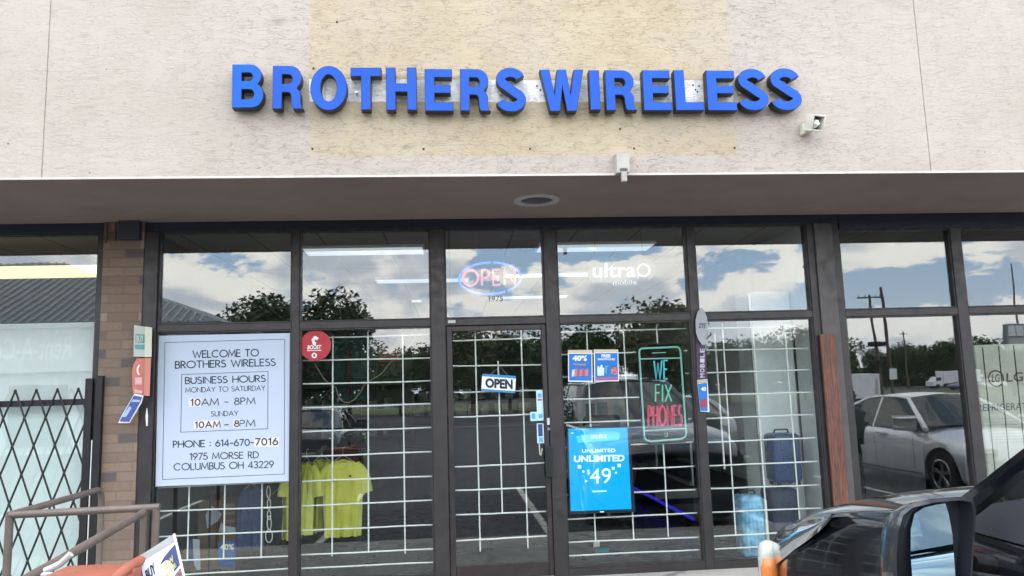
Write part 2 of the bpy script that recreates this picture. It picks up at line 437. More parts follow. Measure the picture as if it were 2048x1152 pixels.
def strokes(mb, txt, BL, BR, TL, wt=.10, gap=.17, relief=.0012, nrm=(0, -1, 0), round_=False):
    """single-line lettering fitted on to the parallelogram BL, BR, TL"""
    x = 0; pl = []
    for ch in txt:
        wd, ls = GL[ch]
        for l in ls: pl.append([(x + a, b) for a, b in l])
        x += wd + gap
    W = x - gap
    BL, BR, TL = Vector(BL), Vector(BR), Vector(TL); u = (BR - BL) / W; v = TL - BL
    r = wt * v.length / 2
    for l in pl:
        P = [BL + u * a + v * b for a, b in l]
        cl = len(P) > 3 and (P[0] - P[-1]).length < 1e-5
        if cl: P = P[:-1]
        elif not round_ and len(P) > 1:
            P[0] = P[0] - (P[1] - P[0]).normalized() * r * .5; P[-1] = P[-1] + (P[-1] - P[-2]).normalized() * r * .5
        if round_: mb.tube(P, r, 6, closed=cl)
        else: mb.tube(P, r, 6, flat=(nrm, relief), closed=cl)
    return mb

def px_quad(mb, pts, Y, th=.002):
    P = [at(x, y, Y) for x, y in pts]
    return mb.prism(P, (0, th, 0))
def ptext(mb, txt, x0, x1, yb, yt, Y, slope=-.028, font='s', **kw):
    """text whose baseline runs from (x0, yb) with the given slope on the photograph, on plane Y"""
    BL = at(x0, yb, Y); BR = at(x1, yb + slope * (x1 - x0), Y); TL = at(x0, yt, Y)
    if font == 's': return strokes(mb, txt, BL, BR, TL, **kw)
    return fit_text(mb, txt, BL, BR, TL, **kw)

# ================================================================== SETTING
PAVE = -.15
def sheet(name, x0, x1, y0, y1, z, mt, kind='structure', lab=None):
    o = MB().add([(x0, y0, z), (x1, y0, z), (x1, y1, z), (x0, y1, z)], [(0, 1, 2, 3)]).build(name, mt)
    tag(o, lab, None, None, kind); return o
ASPH = ground_mat('asphalt', (.036, .035, .034), (.012, .012, .012), .8)
sheet('ground', -2500, 2500, -2500, 2500, PAVE - .004, ASPH)
CONC = ground_mat('concrete_walk', (.40, .375, .33), (.12, .11, .1), 1.5)
MB().rbox(-40, 40, -1.95, .02, -.3, 0, .015).build('walkway', CONC).__setitem__('kind', 'structure')
GRASS = mat('grass', (.07, .095, .03), .9, 0, .25, .3, 20, .3)
sheet('grass_verge', -120, 300, -108, -62, PAVE + .004, GRASS)
sheet('road', -300, 400, -132, -110, PAVE + .002, mat('road_asphalt', (.06, .06, .06), .8, 0, .15))
LINE = mat('line_paint', (.62, .60, .52), .7, 0, .15)
lb = MB()
for i in range(-9, 14):
    X = 1.15 + i * 2.75
    lb.add([(X - .05, -7.3, PAVE), (X + .05, -7.3, PAVE), (X + .05, -2.2, PAVE), (X - .05, -2.2, PAVE)], [(0, 1, 2, 3)])
tag(lb.build('parking_lines', LINE), None, None, None, 'structure')

# ================================================================== THE SHOP BUILDING
B = thing('shop_building', (0, 0, 0), 'strip mall shop front with cracked stucco fascia, brick pier and dark window frames', 'building')
XL, XR = -9.0, 12.5
SOZ = 3.09; FY = -1.356
mb = MB(); mb.box(XL, -2.770, FY, FY + .12, SOZ, 5.4); mb.box(-2.762, 3.609, FY, FY + .12, SOZ, 5.4); mb.box(3.617, XR, FY, FY + .12, SOZ, 5.4)
mb.box(XL, XR, FY + .006, FY + .115, SOZ + .004, 5.39)
mb.build('fascia', FAS, B)
MB().box(XL, XR, FY - .008, FY + .13, 5.4, 5.46).build('coping', mat('coping_metal', (.35, .31, .28), .5, .3, .1), B)
# drip edge, thin and a touch uneven
MB().box(XL, XR, FY - .003, FY + .0015, SOZ - .0005, SOZ + .014).build('drip_edge', mat('drip_edge_paint', (.60, .57, .53), .6, 0, .1), B)
mb = MB(); mb.box(XL, XR, FY + .0018, .02, SOZ - .0012, SOZ + .06)
mb.build('soffit', SOFF, B)
MB().box(XL, XR, .0, 8.6, 3.22, 3.5).build('roof', mat('roof_deck', (.2, .2, .2), .9), B)
MB().box(XL, XR, 8.45, 8.6, 0, 3.22).build('rear_wall', mat('rear_wall_paint', (.12, .13, .13), .8, 0, .1), B)

def vbar(mb, x0, x1, z0, z1, y0=0., y1=.10): mb.rbox(x0, x1, y0, y1, z0, z1, .004, 1)
GT, T1, T0, GB = 3.008, 2.205, 2.143, .062
def pxX(px, py, Y=0.): return at(px, py, Y).x
XB = dict(l=-6.4, a=pxX(194, 560), b=pxX(207, 560))
# --- window bays
def bay(name, x0, x1, z0, z1, parent=B, y=.045):
    f = MB()
    f.rbox(x0, x0 + .012, .012, .09, z0, z1, .002, 1); f.rbox(x1 - .012, x1, .012, .09, z0, z1, .002, 1)
    f.rbox(x0 + .012, x1 - .012, .014, .09, z0, z0 + .012, .002, 1); f.rbox(x0 + .012, x1 - .012, .014, .09, z1 - .012, z1, .002, 1)
    w_ = f.build('window', FR, parent)
    MB().box(x0 + .012, x1 - .012, y, y + .006, z0 + .012, z1 - .012).build('pane', GLASS, w_)
    return w_
cols = [(-2.476, -1.360), (-1.293, -.170), (.953, 2.140), (2.215, 3.268)]
for x0, x1 in cols:
    bay('w', x0, x1, T1, GT); bay('w', x0, x1, GB, T0)
bay('w', -.042, .835, T1, GT)
XM0, XM1 = pxX(1908, 540), pxX(1929, 540)
for x0, x1 in ((3.575, XM0), (XM1, XM1 + 1.22), (XM1 + 1.33, XM1 + 2.6), (XM1 + 2.7, XM1 + 4.4)):
    bay('w', x0, x1, T1, GT - .06); bay('w', x0, x1, GB, T0)
bay('w', -4.75, XB['a'], GB, GT); bay('w', -6.6, -4.84, GB, GT); bay('w', -8.5, -6.7, GB, GT)
# --- frame members
class Pieces:
    def rbox(s, *a, **k): MB().rbox(*a, **k).build('frame_member', FR, B)
    def box(s, *a, **k): MB().box(*a, **k).build('frame_member', FR, B)
fm = Pieces()
for x0, x1 in ((-1.360, -1.293), (-.170, -.042), (.835, .953), (2.140, 2.215), (3.268, 3.335), (3.505, 3.575), (XM0, XM1), (XM1 + 1.22, XM1 + 1.33), (XM1 + 2.6, XM1 + 2.7), (XM1 + 4.4, XM1 + 4.5),
               (XB['a'], XB['b']), (-4.84, -4.75), (-6.7, -6.6), (-8.6, -8.5)):
    vbar(fm, x0, x1, 0, GT)
vbar(fm, -2.59, -2.476, 0, GT, -.02, .10)
for x0, x1 in cols + [(-.042, .835)]:
    fm.rbox(x0, x1, .003, .10, T0, T1, .004, 1)
    if x0 != -.042: fm.rbox(x0, x1, .003, .10, 0, GB, .004, 1)
for x0, x1 in ((3.575, XM0), (XM1, XM1 + 1.22), (XM1 + 1.33, XM1 + 2.6)):
    fm.rbox(x0, x1, .003, .10, T0, T1, .004, 1); fm.rbox(x0, x1, .003, .10, 0, GB, .004, 1)
fm.box(-4.75, XB['a'], .003, .1, 0, GB)
hm = MB()
hm.rbox(-2.59, 3.575, -.012, .11, GT, SOZ, .004, 1); hm.rbox(XL, XB['b'], -.012, .11, GT, SOZ, .004, 1); hm.rbox(3.578, XR, -.012, .11, GT - .06, SOZ, .004, 1)
hm.build('header', HEADER, B)
MB().box(3.6, XM0 - .01, .02, .03, GT - .068, GT - .062).box(XM1 + .01, XM1 + 1.2, .02, .03, GT - .068, GT - .062).build('trim_strip', mat('bright_trim', (.65, .66, .66), .4), B)
MB().rbox(3.335, 3.505, -.018, .12, 0, GT, .006).build('pillar', PILL, B)
MB().box(XB['b'], -2.59, -.03, .35, 0, GT - .0).box(XB['b'], -2.59, -.0295, .35, GT, SOZ).build('brick_pier', BRICK, B)
# dark conduit box at the head of the pier
a, b_ = at(241, 447, -.05), at(282, 480, -.05)
MB().rbox(a.x, b_.x, -.10, -.03, b_.z, SOZ, .005).build('junction_box', mat('junction_box_metal', (.03, .033, .045), .5), B)
MB().box(XB['b'] + .015, XB['b'] + .03, -.045, -.03, b_.z - .02, SOZ).box(XB['b'] + .09, XB['b'] + .10, -.042, -.03, b_.z + .0, SOZ).build('conduit', mat('conduit_paint', (.09, .07, .06), .6), B)
# party walls inside
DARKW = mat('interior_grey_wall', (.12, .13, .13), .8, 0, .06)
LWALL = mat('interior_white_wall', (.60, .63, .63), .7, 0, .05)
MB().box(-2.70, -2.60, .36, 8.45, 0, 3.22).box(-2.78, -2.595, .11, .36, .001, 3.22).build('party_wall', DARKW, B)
MB().box(3.36, 3.46, .12, 8.45, 0, 3.22).build('party_wall', LWALL, B, label='white party wall on the right of the shop')
MB().box(XL - .2, XL, -1.3, 8.6, 0, 5.4).build('end_wall', BRICK, B)
MB().box(XR, XR + .2, -1.3, 8.6, 0, 5.4).build('end_wall', BRICK, B)
FLOOR = mat('shop_floor', (.05, .055, .058), .35, 0, .2, 0, 60, 2)
MB().box(XL, XR, .1, 8.45, -.2, -.002).build('shop_floor', FLOOR, B)
CEIL = ceiling_mat('ceiling_tiles', (.34, .345, .33))
MB().box(-2.6, 3.36, .11, 8.45, 3.06, 3.1).build('ceiling', CEIL, B)
MB().box(XL, -2.78, .11, 8.45, 3.06, 3.1).build('ceiling', ceiling_mat('warm_ceiling_tiles', (.62, .56, .42)), B)
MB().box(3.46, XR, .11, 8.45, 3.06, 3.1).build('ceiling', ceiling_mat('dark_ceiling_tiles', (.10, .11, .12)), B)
MB().box(-1.2, 2.2, 7.2, 7.3, 0, 2.6).build('partition', mat('partition_paint', (.13, .15, .155), .7, 0, .1), B)

# ceiling lights
LT = mat('lamp_diffuser', (.9, .9, .9), .5, emit=(.80, .93, 1), est=.62)
LTW = mat('warm_lamp_diffuser', (.9, .9, .8), .5, emit=(1, .86, .50), est=1.5)
def troffer(x, y, L, Wd, mt, label, z=3.055):
    t = thing('ceiling_light', (x, y, z), label, 'ceiling light', 'fluorescent ceiling lights seen through the glass')
    MB().rbox(x - L / 2 - .02, x + L / 2 + .02, y - Wd / 2 - .02, y + Wd / 2 + .02, z - .03, z, .004, 1).build('light_frame', WHITE, t)
    MB().box(x - L / 2, x + L / 2, y - Wd / 2, y + Wd / 2, z - .036, z - .031).build('diffuser', mt, t)
pl = [('near left', 'above the round red sticker'), ('near right', 'above the grey wordmark sticker'), ('middle left', 'second from the glass, left of the door'), ('middle right', 'second from the glass, right of the open sign'), ('far left', 'deepest of the left row'), ('far right', 'deepest of the right row')]
for i, (x, y) in enumerate(((-.86, 1.15), (1.52, 1.15), (-.35, 3.3), (1.3, 3.0), (-1.05, 5.5), (1.25, 5.3))):
    troffer(x, y, 1.18, .36 if i < 2 else .28, LT, 'flat white fluorescent ceiling light, ' + pl[i][1], 3.055)
troffer(-4.35, 2.1, 2.7, .8, LTW, 'long warm yellow ceiling light glowing in the left hand shop')
troffer(-3.9, 4.6, 1.2, .3, LTW, 'small warm ceiling light deep in the left hand shop')

# --- door
dg0, dg1 = at(908.5, 900, .02), at(1090, 900, .02)
DZ1, DZ0 = at(1000, 661, .02).z, at(1000, 1127, .02).z
D = thing('shop_door', (.4, .02, 0), 'dark bronze framed glass shop door with a push bar in the centre of the front', 'door')
dl = MB()
dx0, dx1 = -.036, .829
dl.rbox(dx0, dg0.x, -.004, .05, .02, T0 - .006, .004, 1); dl.rbox(dg1.x, dx1, -.004, .05, .02, T0 - .006, .004, 1)
dl.rbox(dg0.x, dg1.x, -.002, .05, .02, DZ0, .004, 1); dl.rbox(dg0.x, dg1.x, -.002, .05, DZ1, T0 - .006, .004, 1)
dl.build('door_frame', mat('door_bronze', (.036, .028, .028), .4, .25, .15), D)
MB().box(dg0.x, dg1.x, .02, .026, DZ0, DZ1).build('pane', GLASS, D)
MB().rbox(-.040, .834, -.03, .10, 0, .018, .004, 1).build('threshold', STEEL, D)
hz0, hz1 = at(1098, 955, -.04).z, at(1098, 892, -.04).z
hx = at(1098, 900, -.04).x
MB().rbox(hx - .035, hx + .022, -.05, -.006, hz0, hz1, .006).build('handle', BLACK, D)
k = at(1097.5, 858, -.02); mb = MB().cyl((k.x, -.004, k.z), (k.x, -.016, k.z), .014, 16); mb.build('lock', CHROME, D)
k = at(1097, 843, -.02); MB().rbox(k.x - .012, k.x + .012, -.012, -.004, k.z - .03, k.z + .03, .002, 1).build('lock_plate', mat('bare_aluminium', (.62, .62, .6), .35, .6), D)
a, b_ = at(906, 640, -.01), at(912, 646, -.01)
MB().box(at(896, 640, -.01).x, at(911, 640, -.01).x, -.006, .0, b_.z, a.z).build('label_tag', mat('tag_paper', (.5, .5, .48), .6), D)
# yellow-green mat edge inside the door
MB().box(-.02, .80, .15, .62, .0, .012).build('door_mat', mat('olive_mat', (.16, .16, .07), .9, 0, .2)).__setitem__('label', 'olive coloured mat lying inside the glass door')
bpy.data.objects['door_mat']['category'] = 'door mat'

# --- security grilles
GZ = [2.077, 1.876, 1.675, 1.474, 1.270, 1.062, .855, .652, .45, .25, .14]
def grille(label, x0, x1, xs, zs, tops, Y=.14, r=.0066):
    t = thing('window_grille', ((x0 + x1) / 2, Y, 0), label, 'security grille', 'white bar grilles behind the shop windows')
    for z in zs:
        a = random.uniform(-.004, .004)
        b_ = [(x0 + (x1 - x0) * k / 5, Y + random.uniform(-.003, .003), z + a * (1 - k / 2.5) + random.uniform(-.0022, .0022)) for k in range(6)]
        MB().tube(b_, r, 8).build('bar', WHITEP, t, smooth=True)
    for (x, zt, zb) in tops:
        MB().tube([(x + random.uniform(-.004, .004), Y + .011, zt), (x, Y + .011, zb)], r, 8).build('upright', WHITEP, t, smooth=True)
    return t
grille('white bar grille behind the window with the hours poster', -2.47, -1.37, None, GZ, [(-2.223, 2.12, .25), (-1.929, 2.12, .25), (-1.621, 2.12, .235)])
grille('white bar grille behind the window with the yellow shirts', -1.285, -.18, None, GZ, [(-1.035, 2.09, .225), (-.73, 2.12, .24), (-.422, 2.09, .22)])
grille('white bar grille inside the glass door', dg0.x + .002, dg1.x - .002, None, [2.02, 1.79, 1.565, 1.355, .935, .735, .53, .32], [(.215, 2.1, .22), (.412, 1.83, .535), (.624, 2.1, .23)], Y=.085)
grille('white bar grille behind the window with the blue screen', .965, 2.13, None, GZ, [(1.22, 2.10, .24), (1.557, 2.12, .25), (1.866, 2.12, .26)])
grille('white bar grille behind the window with the suitcases', 2.225, 3.26, None, GZ, [(2.471, 2.12, .25), (2.76, 2.10, .25), (3.064, 2.10, .25)])

HOLE = mat('screw_hole', (.05, .04, .035), .8)
for x, y in ((625, 298), (847, 298), (1060, 298), (1268, 297), (1469, 296), (627, 137), (674, 44), (1240, 258)):
    q = at(x, y, FY); MB().cyl((q.x, FY - .002, q.z), (q.x, FY + .01, q.z), .0085, 8).build('screw_hole', HOLE, B)
for x, y in ((1074, 172), (1081, 180), (1085, 163), (1088, 177), (1386, 170), (1391, 179), (1398, 172), (1395, 183)):
    q = at(x, y, FY); MB().rbox(q.x - .006, q.x + .006, FY - .003, FY + .004, q.z - .008, q.z + .006, .002, 1).build('glue_mark', HOLE, B)

# ================================================================== CHANNEL LETTER SIGN
BLUEF = mat('blue_acrylic', (.010, .088, .50), .45, 0, .14, 0, 60, .9, spec=.25)
BLUEB = mat('bright_blue_acrylic', (.001, .105, .62), .45, spec=.25)
RET = mat('black_return', (.010, .010, .014), .45)
def arc(cx, cy, rx, ry, a0, a1, n=10): return A_(cx, cy, rx, ry, a0, a1, n)
def let(ch):
    """outline loops on a unit cap height: (width, [loops])"""
    s = .20
    if ch == 'T': return .74, [[(0, 1), (0, .80), (.26, .80), (.26, 0), (.48, 0), (.48, .80), (.74, .80), (.74, 1)]]
    if ch == 'H': return .76, [[(0, 0), (0, 1), (.22, 1), (.22, .62), (.54, .62), (.54, 1), (.76, 1), (.76, 0), (.54, 0), (.54, .43), (.22, .43), (.22, 0)]]
    if ch == 'E': return .68, [[(0, 0), (0, 1), (.66, 1), (.66, .81), (.22, .81), (.22, .61), (.62, .61), (.62, .43), (.22, .43), (.22, .19), (.68, .19), (.68, 0)]]
    if ch == 'I': return .22, [[(0, 0), (0, 1), (.22, 1), (.22, 0)]]
    if ch == 'L': return .64, [[(0, 0), (0, 1), (.22, 1), (.22, .19), (.64, .19), (.64, 0)]]
    if ch == 'W': return 1.1, [[(.22, 0), (0, 1), (.225, 1), (.345, .33), (.445, 1), (.655, 1), (.755, .33), (.875, 1), (1.1, 1), (.88, 0), (.65, 0), (.55, .66), (.45, 0)]]
    if ch == 'O': return .84, [arc(.42, .5, .42, .52, 0, 360, 36)[:-1], arc(.42, .5, .20, .33, 360, 0, 32)[:-1]]
    if ch == 'B': return .74, [[(0, 0), (0, 1), (.42, 1)] + arc(.42, .74, .27, .26, 90, -52, 10)[1:] + arc(.46, .29, .28, .29, 62, -90, 12) ,
                              [(.21, .82), (.40, .82)] + arc(.40, .715, .10, .105, 90, -90, 8)[1:-1] + [(.40, .61), (.21, .61)],
                              [(.21, .43), (.42, .43)] + arc(.42, .305, .115, .125, 90, -90, 8)[1:-1] + [(.42, .18), (.21, .18)]]
    if ch == 'R': return .76, [[(0, 0), (0, 1), (.44, 1)] + arc(.44, .72, .28, .28, 90, -50, 12)[1:] + [(.60, .47)] + arc(.50, .32, .20, .16, 50, 0, 5) + [(.70, .14), (.72, .05), (.76, 0), (.53, 0), (.50, .06), (.48, .22)] + arc(.38, .27, .10, .12, 0, 90, 5) + [(.22, .39), (.22, 0)],
                              [(.22, .81), (.40, .81)] + arc(.40, .69, .11, .12, 90, -90, 8)[1:-1] + [(.40, .57), (.22, .57)]]
    if ch == 'S':
        t = .105
        cl = arc(.36, .745, .245, .165, 12, 90, 7) + arc(.36, .745, .245, .165, 90, 235, 12)[1:] + arc(.36, .26, .265, .175, 58, -90, 13) + arc(.36, .26, .265, .175, -90, -168, 7)[1:]
        P = [Vector((a, b, 0)) for a, b in cl]; Lf, Rt = [], []
        for i, p in enumerate(P):
            d = (P[min(i + 1, len(P) - 1)] - P[max(i - 1, 0)]).normalized(); nn = Vector((-d.y, d.x, 0)); tt = t if 0 < i < len(P) - 1 else t
            Lf.append(p + nn * tt); Rt.append(p - nn * tt)
        return .74, [[(q.x, q.y) for q in Lf] + [(q.x, q.y) for q in reversed(Rt)]]
def curve_mesh(loops, sx, sz, depth, grow=0.):
    cu = bpy.data.curves.new('c', 'CURVE'); cu.dimensions = '2D'; cu.fill_mode = 'BOTH'; cu.extrude = depth / 2; cu.offset = grow
    for lp in loops:
        sp = cu.splines.new('POLY'); sp.points.add(len(lp) - 1); sp.use_cyclic_u = True
        for i, (a, b) in enumerate(lp): sp.points[i].co = (a * sx, b * sz, 0, 1)
    o = bpy.data.objects.new('c', cu); me = bpy.data.meshes.new_from_object(o)
    bpy.data.objects.remove(o); bpy.data.curves.remove(cu); return me
LY = -1.452
SIGN = thing('shop_sign', (.56, FY, 3.53), 'raised blue letters with black sides reading BROTHERS WIRELESS on the fascia', 'sign')
LET = [('B', 464.6, 526, 215, 129.5), ('R', 545.5, 605, 217, 132), ('O', 621, 693, 220, 132), ('T', 702, 762, 219, 135.5), ('H', 773.5, 833, 219.5, 135.5), ('E', 851, 906, 221, 138.5), ('R', 922, 980, 221, 138.5), ('S', 994.5, 1053, 223, 136),
       ('W', 1084, 1170, 222, 140), ('I', 1182, 1201, 219, 141), ('R', 1214, 1273, 220, 141), ('E', 1289, 1344, 220, 141), ('L', 1353, 1408, 220, 141), ('E', 1417, 1474, 220, 141.5), ('S', 1480, 1539, 220, 138), ('S', 1545, 1606, 220, 137)]
LETB = []
for i, (ch, x0, x1, yb, yt) in enumerate(LET):
    a = at(x0, yb, LY); b_ = at(x1, yb, LY); c_ = at(x0 + 3, yt, LY)
    w0, loops = let(ch)
    zb = a.z; zt = c_.z
    ys = [q[1] for l in loops for q in l]; lo, hi = min(ys), max(ys)
    loops = [[(u, (v - lo) / (hi - lo)) for u, v in l] for l in loops]
    sx = (b_.x - a.x) / w0; sz = zt - zb
    Mx = Matrix.Translation((a.x, LY, zb)) @ Matrix.Rotation(R(random.uniform(-.5, .5)), 4, 'Y') @ Matrix(((1, 0, 0, 0), (0, 0, -1, 0), (0, 1, 0, 0), (0, 0, 0, 1)))
    face = curve_mesh(loops, sx, sz, .004)
    ret = curve_mesh(loops, sx, sz, .066, .0035)
    lt = MB().merge(ret, Matrix.Translation((0, .0365, 0)) @ Mx).build('letter', RET, SIGN)
    MB().merge(face, Matrix.Translation((0, .0, 0)) @ Mx).build('letter_face', BLUEB if i == 0 else BLUEF, lt)
    MB().cyl(Mx @ Vector((sx * w0 * (.11 / max(w0, .22)), sz * .5, -.06)), Mx @ Vector((sx * w0 * (.11 / max(w0, .22)), sz * .5, -.095)), .008, 8).build('standoff', STEEL, lt)
    bpy.data.meshes.remove(face); bpy.data.meshes.remove(ret)

# ------------------------------------------------------------------ things on the canopy
OFFW = mat('weathered_cream_plastic', (.62, .61, .52), .55, 0, .12, .1)
p = at(1637, 246, -1.56)
t = thing('floodlight', (p.x, FY, p.z), 'square cream security light with a white bulb mounted below the last S of the sign', 'security light')
Mx = Matrix.Translation((p.x - .0, -1.52, p.z + .015)) @ Matrix.Scale(.9, 4) @ Matrix.Rotation(R(14), 4, 'Z') @ Matrix.Rotation(R(22), 4, 'X')
mb = MB()
def ring_box(mb, M, w0, h0, y0, y1, th):
    mb.rbox(-w0, w0, y0, y1, h0 - th, h0, .004, 2, M); mb.rbox(-w0, w0, y0, y1, -h0, -h0 + th, .004, 2, M)
    mb.rbox(-w0, -w0 + th, y0, y1, -h0 + th * .6, h0 - th * .6, .004, 2, M); mb.rbox(w0 - th, w0, y0, y1, -h0 + th * .6, h0 - th * .6, .004, 2, M)
ring_box(mb, Mx, .062, .066, -.035, .055, .014); mb.rbox(-.055, .055, .05, .075, -.058, .058, .01, 2, Mx)
mb.build('housing', OFFW, t, smooth=True)
mb = MB(); mb.rbox(-.047, .047, .040, .049, -.050, .050, .003, 1, Mx); mb.build('reflector', mat('floodlight_reflector', (.16, .19, .16), .3, .4), t)
mb = MB(); mb.tube([Mx @ Vector((0, .04, -.045)), Mx @ Vector((0, .01, -.02)), Mx @ Vector((0, -.005, .0)), Mx @ Vector((0, -.005, .025))], .02, 14, radii=[.01, .022, .028, .012]); mb.build('bulb', mat('bulb_white', (.9, .92, .88), .3), t, smooth=True)
q = at(1645, 222, -1.42)
MB().cyl((p.x + .01, FY - .001, p.z + .03), (p.x + .01, -1.46, p.z + .03), .045, 20).rbox(p.x - .05, p.x - .02, -1.42, FY - .001, p.z - .03, p.z + .05, .006).rbox(p.x - .01, p.x + .04, -1.47, FY, p.z + .06, p.z + .085, .006).build('mount', OFFW, t, smooth=True)

p = at(1246, 326, -1.42)
GREYP = mat('weathered_grey_plastic', (.42, .39, .35), .6, 0, .15, .1)
t = thing('camera_box', (p.x, FY, p.z), 'narrow grey sensor box with a small tube on the lower fascia edge', 'sensor box')
MB().prism([(p.x - .052, -1.358, p.z - .065), (p.x + .04, -1.358, p.z - .065), (p.x + .04, -1.358, p.z + .075), (p.x - .052, -1.358, p.z + .075)], (.008, -.062, -.004)).build('housing', GREYP, t)
q0, q1 = at(1247, 342, -1.41), at(1251, 364, -1.41)
MB().cyl(q0, (q0.x, q0.y, q0.z + .015), .03, 12).build('collar', mat('dark_collar', (.12, .11, .10), .6), t)
MB().rbox(q0.x - .018, q0.x + .02, -1.43, -1.39, q1.z, q0.z, .004, 1).build('nozzle', GREYP, t)

p = Vector((.713, -.652, SOZ))
t = thing('soffit_light', p, 'round recessed light with a pale ring in the brown soffit', 'recessed light')
mb = MB(); n = 40
for i in range(n):
    a0, a1 = 2 * math.pi * i / n, 2 * math.pi * (i + 1) / n
    prof = [(.130, -.001), (.134, -.012), (.185, -.010), (.188, -.001)]
    for (r0, z0), (r1, z1) in zip(prof, prof[1:]):
        mb.add([p + Vector((r * math.cos(a), r * math.sin(a), z)) for r, z, a in ((r0, z0, a0), (r1, z1, a0), (r1, z1, a1), (r0, z0, a1))], [(0, 1, 2, 3)])
mb.build('ring', mat('pale_ring', (.46, .45, .44), .5), t, smooth=True)
mb = MB(); mb.prism([p + Vector((.1305 * math.cos(2 * math.pi * i / n), .1305 * math.sin(2 * math.pi * i / n), -.002)) for i in range(n)], (0, 0, .0012)); mb.build('lens', mat('dark_lens', (.10, .10, .105), .25), t)

# ================================================================== GATE, RAILS, LEFT SIDE
GY = -.07
gx = at(178, 900, GY).x
t = thing('folding_gate', (-3.6, GY, 0), 'black scissor security gate across the left hand window', 'security gate')
zt = at(72, 778, GY).z; dz_ = zt - at(92, 833, GY).z; hx_ = (at(114, 778, GY).x - at(72, 778, GY).x) / 2
x_ap = at(157, 778, GY).x
mb = MB()
zb_ = .06
for i in range(0, 34):
    xa = x_ap - 2 * hx_ * i
    for s in (-1, 1):
        # a straight strip from the apex down, clipped at the post, the left end and the bottom
        L = (zt - zb_) / dz_
        xe = xa + s * hx_ * L; ze = zb_; xs, zs = xa, zt
        if s > 0 and xe > gx - .02:
            k = (gx - .02 - xa) / (s * hx_); xe = gx - .02; ze = zt - k * dz_
        if xe < -6.4: k = (xa + 6.4) / hx_; xe = -6.4; ze = zt - k * dz_
        if xs < -6.4: continue
        yy = GY - (.004 if s > 0 else -.006)
        mb.tube([(xs, yy, zs), (xe, yy, ze)], .0085, 4, flat=((0, 1, 0), .004))
# strips that start on the post
for j in range(1, 12):
    z = zt - dz_ * (2 * j - 1) - dz_ * ((gx - .02 - x_ap) / hx_)
    z = zt - dz_ * (2 * j) + dz_ * ((gx - .02 - x_ap) / hx_)
    if z < zb_: break
    k = (z - zb_) / dz_; xe = gx - .02 - hx_ * k; mb.tube([(gx - .02, GY + .006, z), (xe, GY + .006, zb_)], .0085, 4, flat=((0, 1, 0), .004))
for j in range(0, 9):
    for i in range(0, 16):
        for off in (0, 1):
            x = x_ap - 2 * hx_ * i - (hx_ if off else 0); z = zt - .012 - dz_ * (2 * j + off)
            if z > zb_ + .02: mb.cyl((x, GY - .014, z), (x, GY - .007, z), .008, 8)
mb.build('lattice', BLACK, t)
zc = at(60, 806, GY).z
MB().rbox(-6.4, gx - .02, GY + .014, GY + .04, zc - .028, zc + .022, .003, 1).build('top_rail', BLACK, t)
zp = at(180, 757, GY).z
MB().rbox(gx - .045, gx + .012, GY - .02, GY + .02, .01, zp, .004, 1).rbox(gx + .03, gx + .085, GY - .01, GY + .045, .01, zp + .02, .004, 1).build('gate_post', BLACK, t)
MB().box(gx + .0165, gx + .024, GY - .004, GY + .01, .01, zp - .5).build('slide_strip', WHITE, t)

# pale board inside the left hand window
TEAL = mat('pale_board', (.78, .88, .88), .5, 0, .03, 0, 60, .8)
zb1 = at(90, 814, .12).z
o = MB().rbox(-4.74, XB['a'] - .012, .056, .076, .07, zb1, .004, 1).build('window_board', TEAL); tag(o, 'pale blue green board standing inside the left window behind the scissor gate', 'board')
zb2 = at(90, 651, .3).z
o = MB().box(-6.2, XB['a'] - .015, .10, .11, .1, zb2).build('paper_blind', mat('paper_blind', (.66, .70, .70), .7, 0, .05)); tag(o, 'light grey paper blind closing off the lower part of the left shop window', 'blind')
# orange pendant in the left hand shop
p = at(10, 490, 1.6)
t = thing('pendant_lamp', p, 'orange glowing pendant lamp at the top of the left hand window', 'lamp')
mb = MB(); mb.tube([p + Vector((0, 0, -.045)), p + Vector((0, 0, -.03)), p + Vector((0, 0, 0)), p + Vector((0, 0, .035)), p + Vector((0, 0, .05))], .1, 24, radii=[.19, .22, .19, .08, .02]); mb.build('lamp_shade', mat('orange_shade', (.8, .3, .05), .5, emit=(1, .28, .03), est=.8), t, smooth=True)
MB().cyl(p + Vector((0, 0, .05)), (p.x, p.y, 3.06), .006, 6).build('cord', BLACK, t)

RAIL = mat('brown_rail_paint', (.150, .115, .098), .5, .1, .18, .15, 90)
t = thing('handrail', (-2.1, -1.95, 0), 'brown painted pipe handrail round the ramp in front of the brick pier', 'handrail')
c1 = Vector((-2.535, -1.95, .945)); c2 = Vector((-1.705, -1.95, .955)); c3 = Vector((-2.56, -.72, .945))
def bend(a, c, b, r=.06, n=6):
    a, b, c = Vector(a), Vector(b), Vector(c); u = (a - c).normalized() * r; v = (b - c).normalized() * r
    return [c + u * (1 - k) ** 2 + v * k ** 2 for k in [i / n for i in range(n + 1)]]
RR = .0215
MB().tube([c1, c2], RR, 14).build('rail', RAIL, t, smooth=True)
MB().tube([c1] + bend(c1, c3, (c3.x, c3.y, 0), .09) + [(c3.x, c3.y, .0)], RR, 14).build('rail', RAIL, t, smooth=True)
c4 = Vector((-1.79, -1.95, .93)); c5 = Vector((-1.765, -3.35, .845))
MB().tube([c4, c5] + bend(c5, c5 + Vector((.0, -.12, -.01)), c5 + Vector((0, -.12, -.9)), .08) + [c5 + Vector((0, -.12, -.99))], RR, 14).build('rail', RAIL, t, smooth=True)
for q in (c1, c4, c2 + Vector((-.02, 0, 0))):
    MB().tube([(q.x, q.y, q.z), (q.x, q.y, PAVE)], RR, 14).build('post', RAIL, t, smooth=True)
mb = MB()
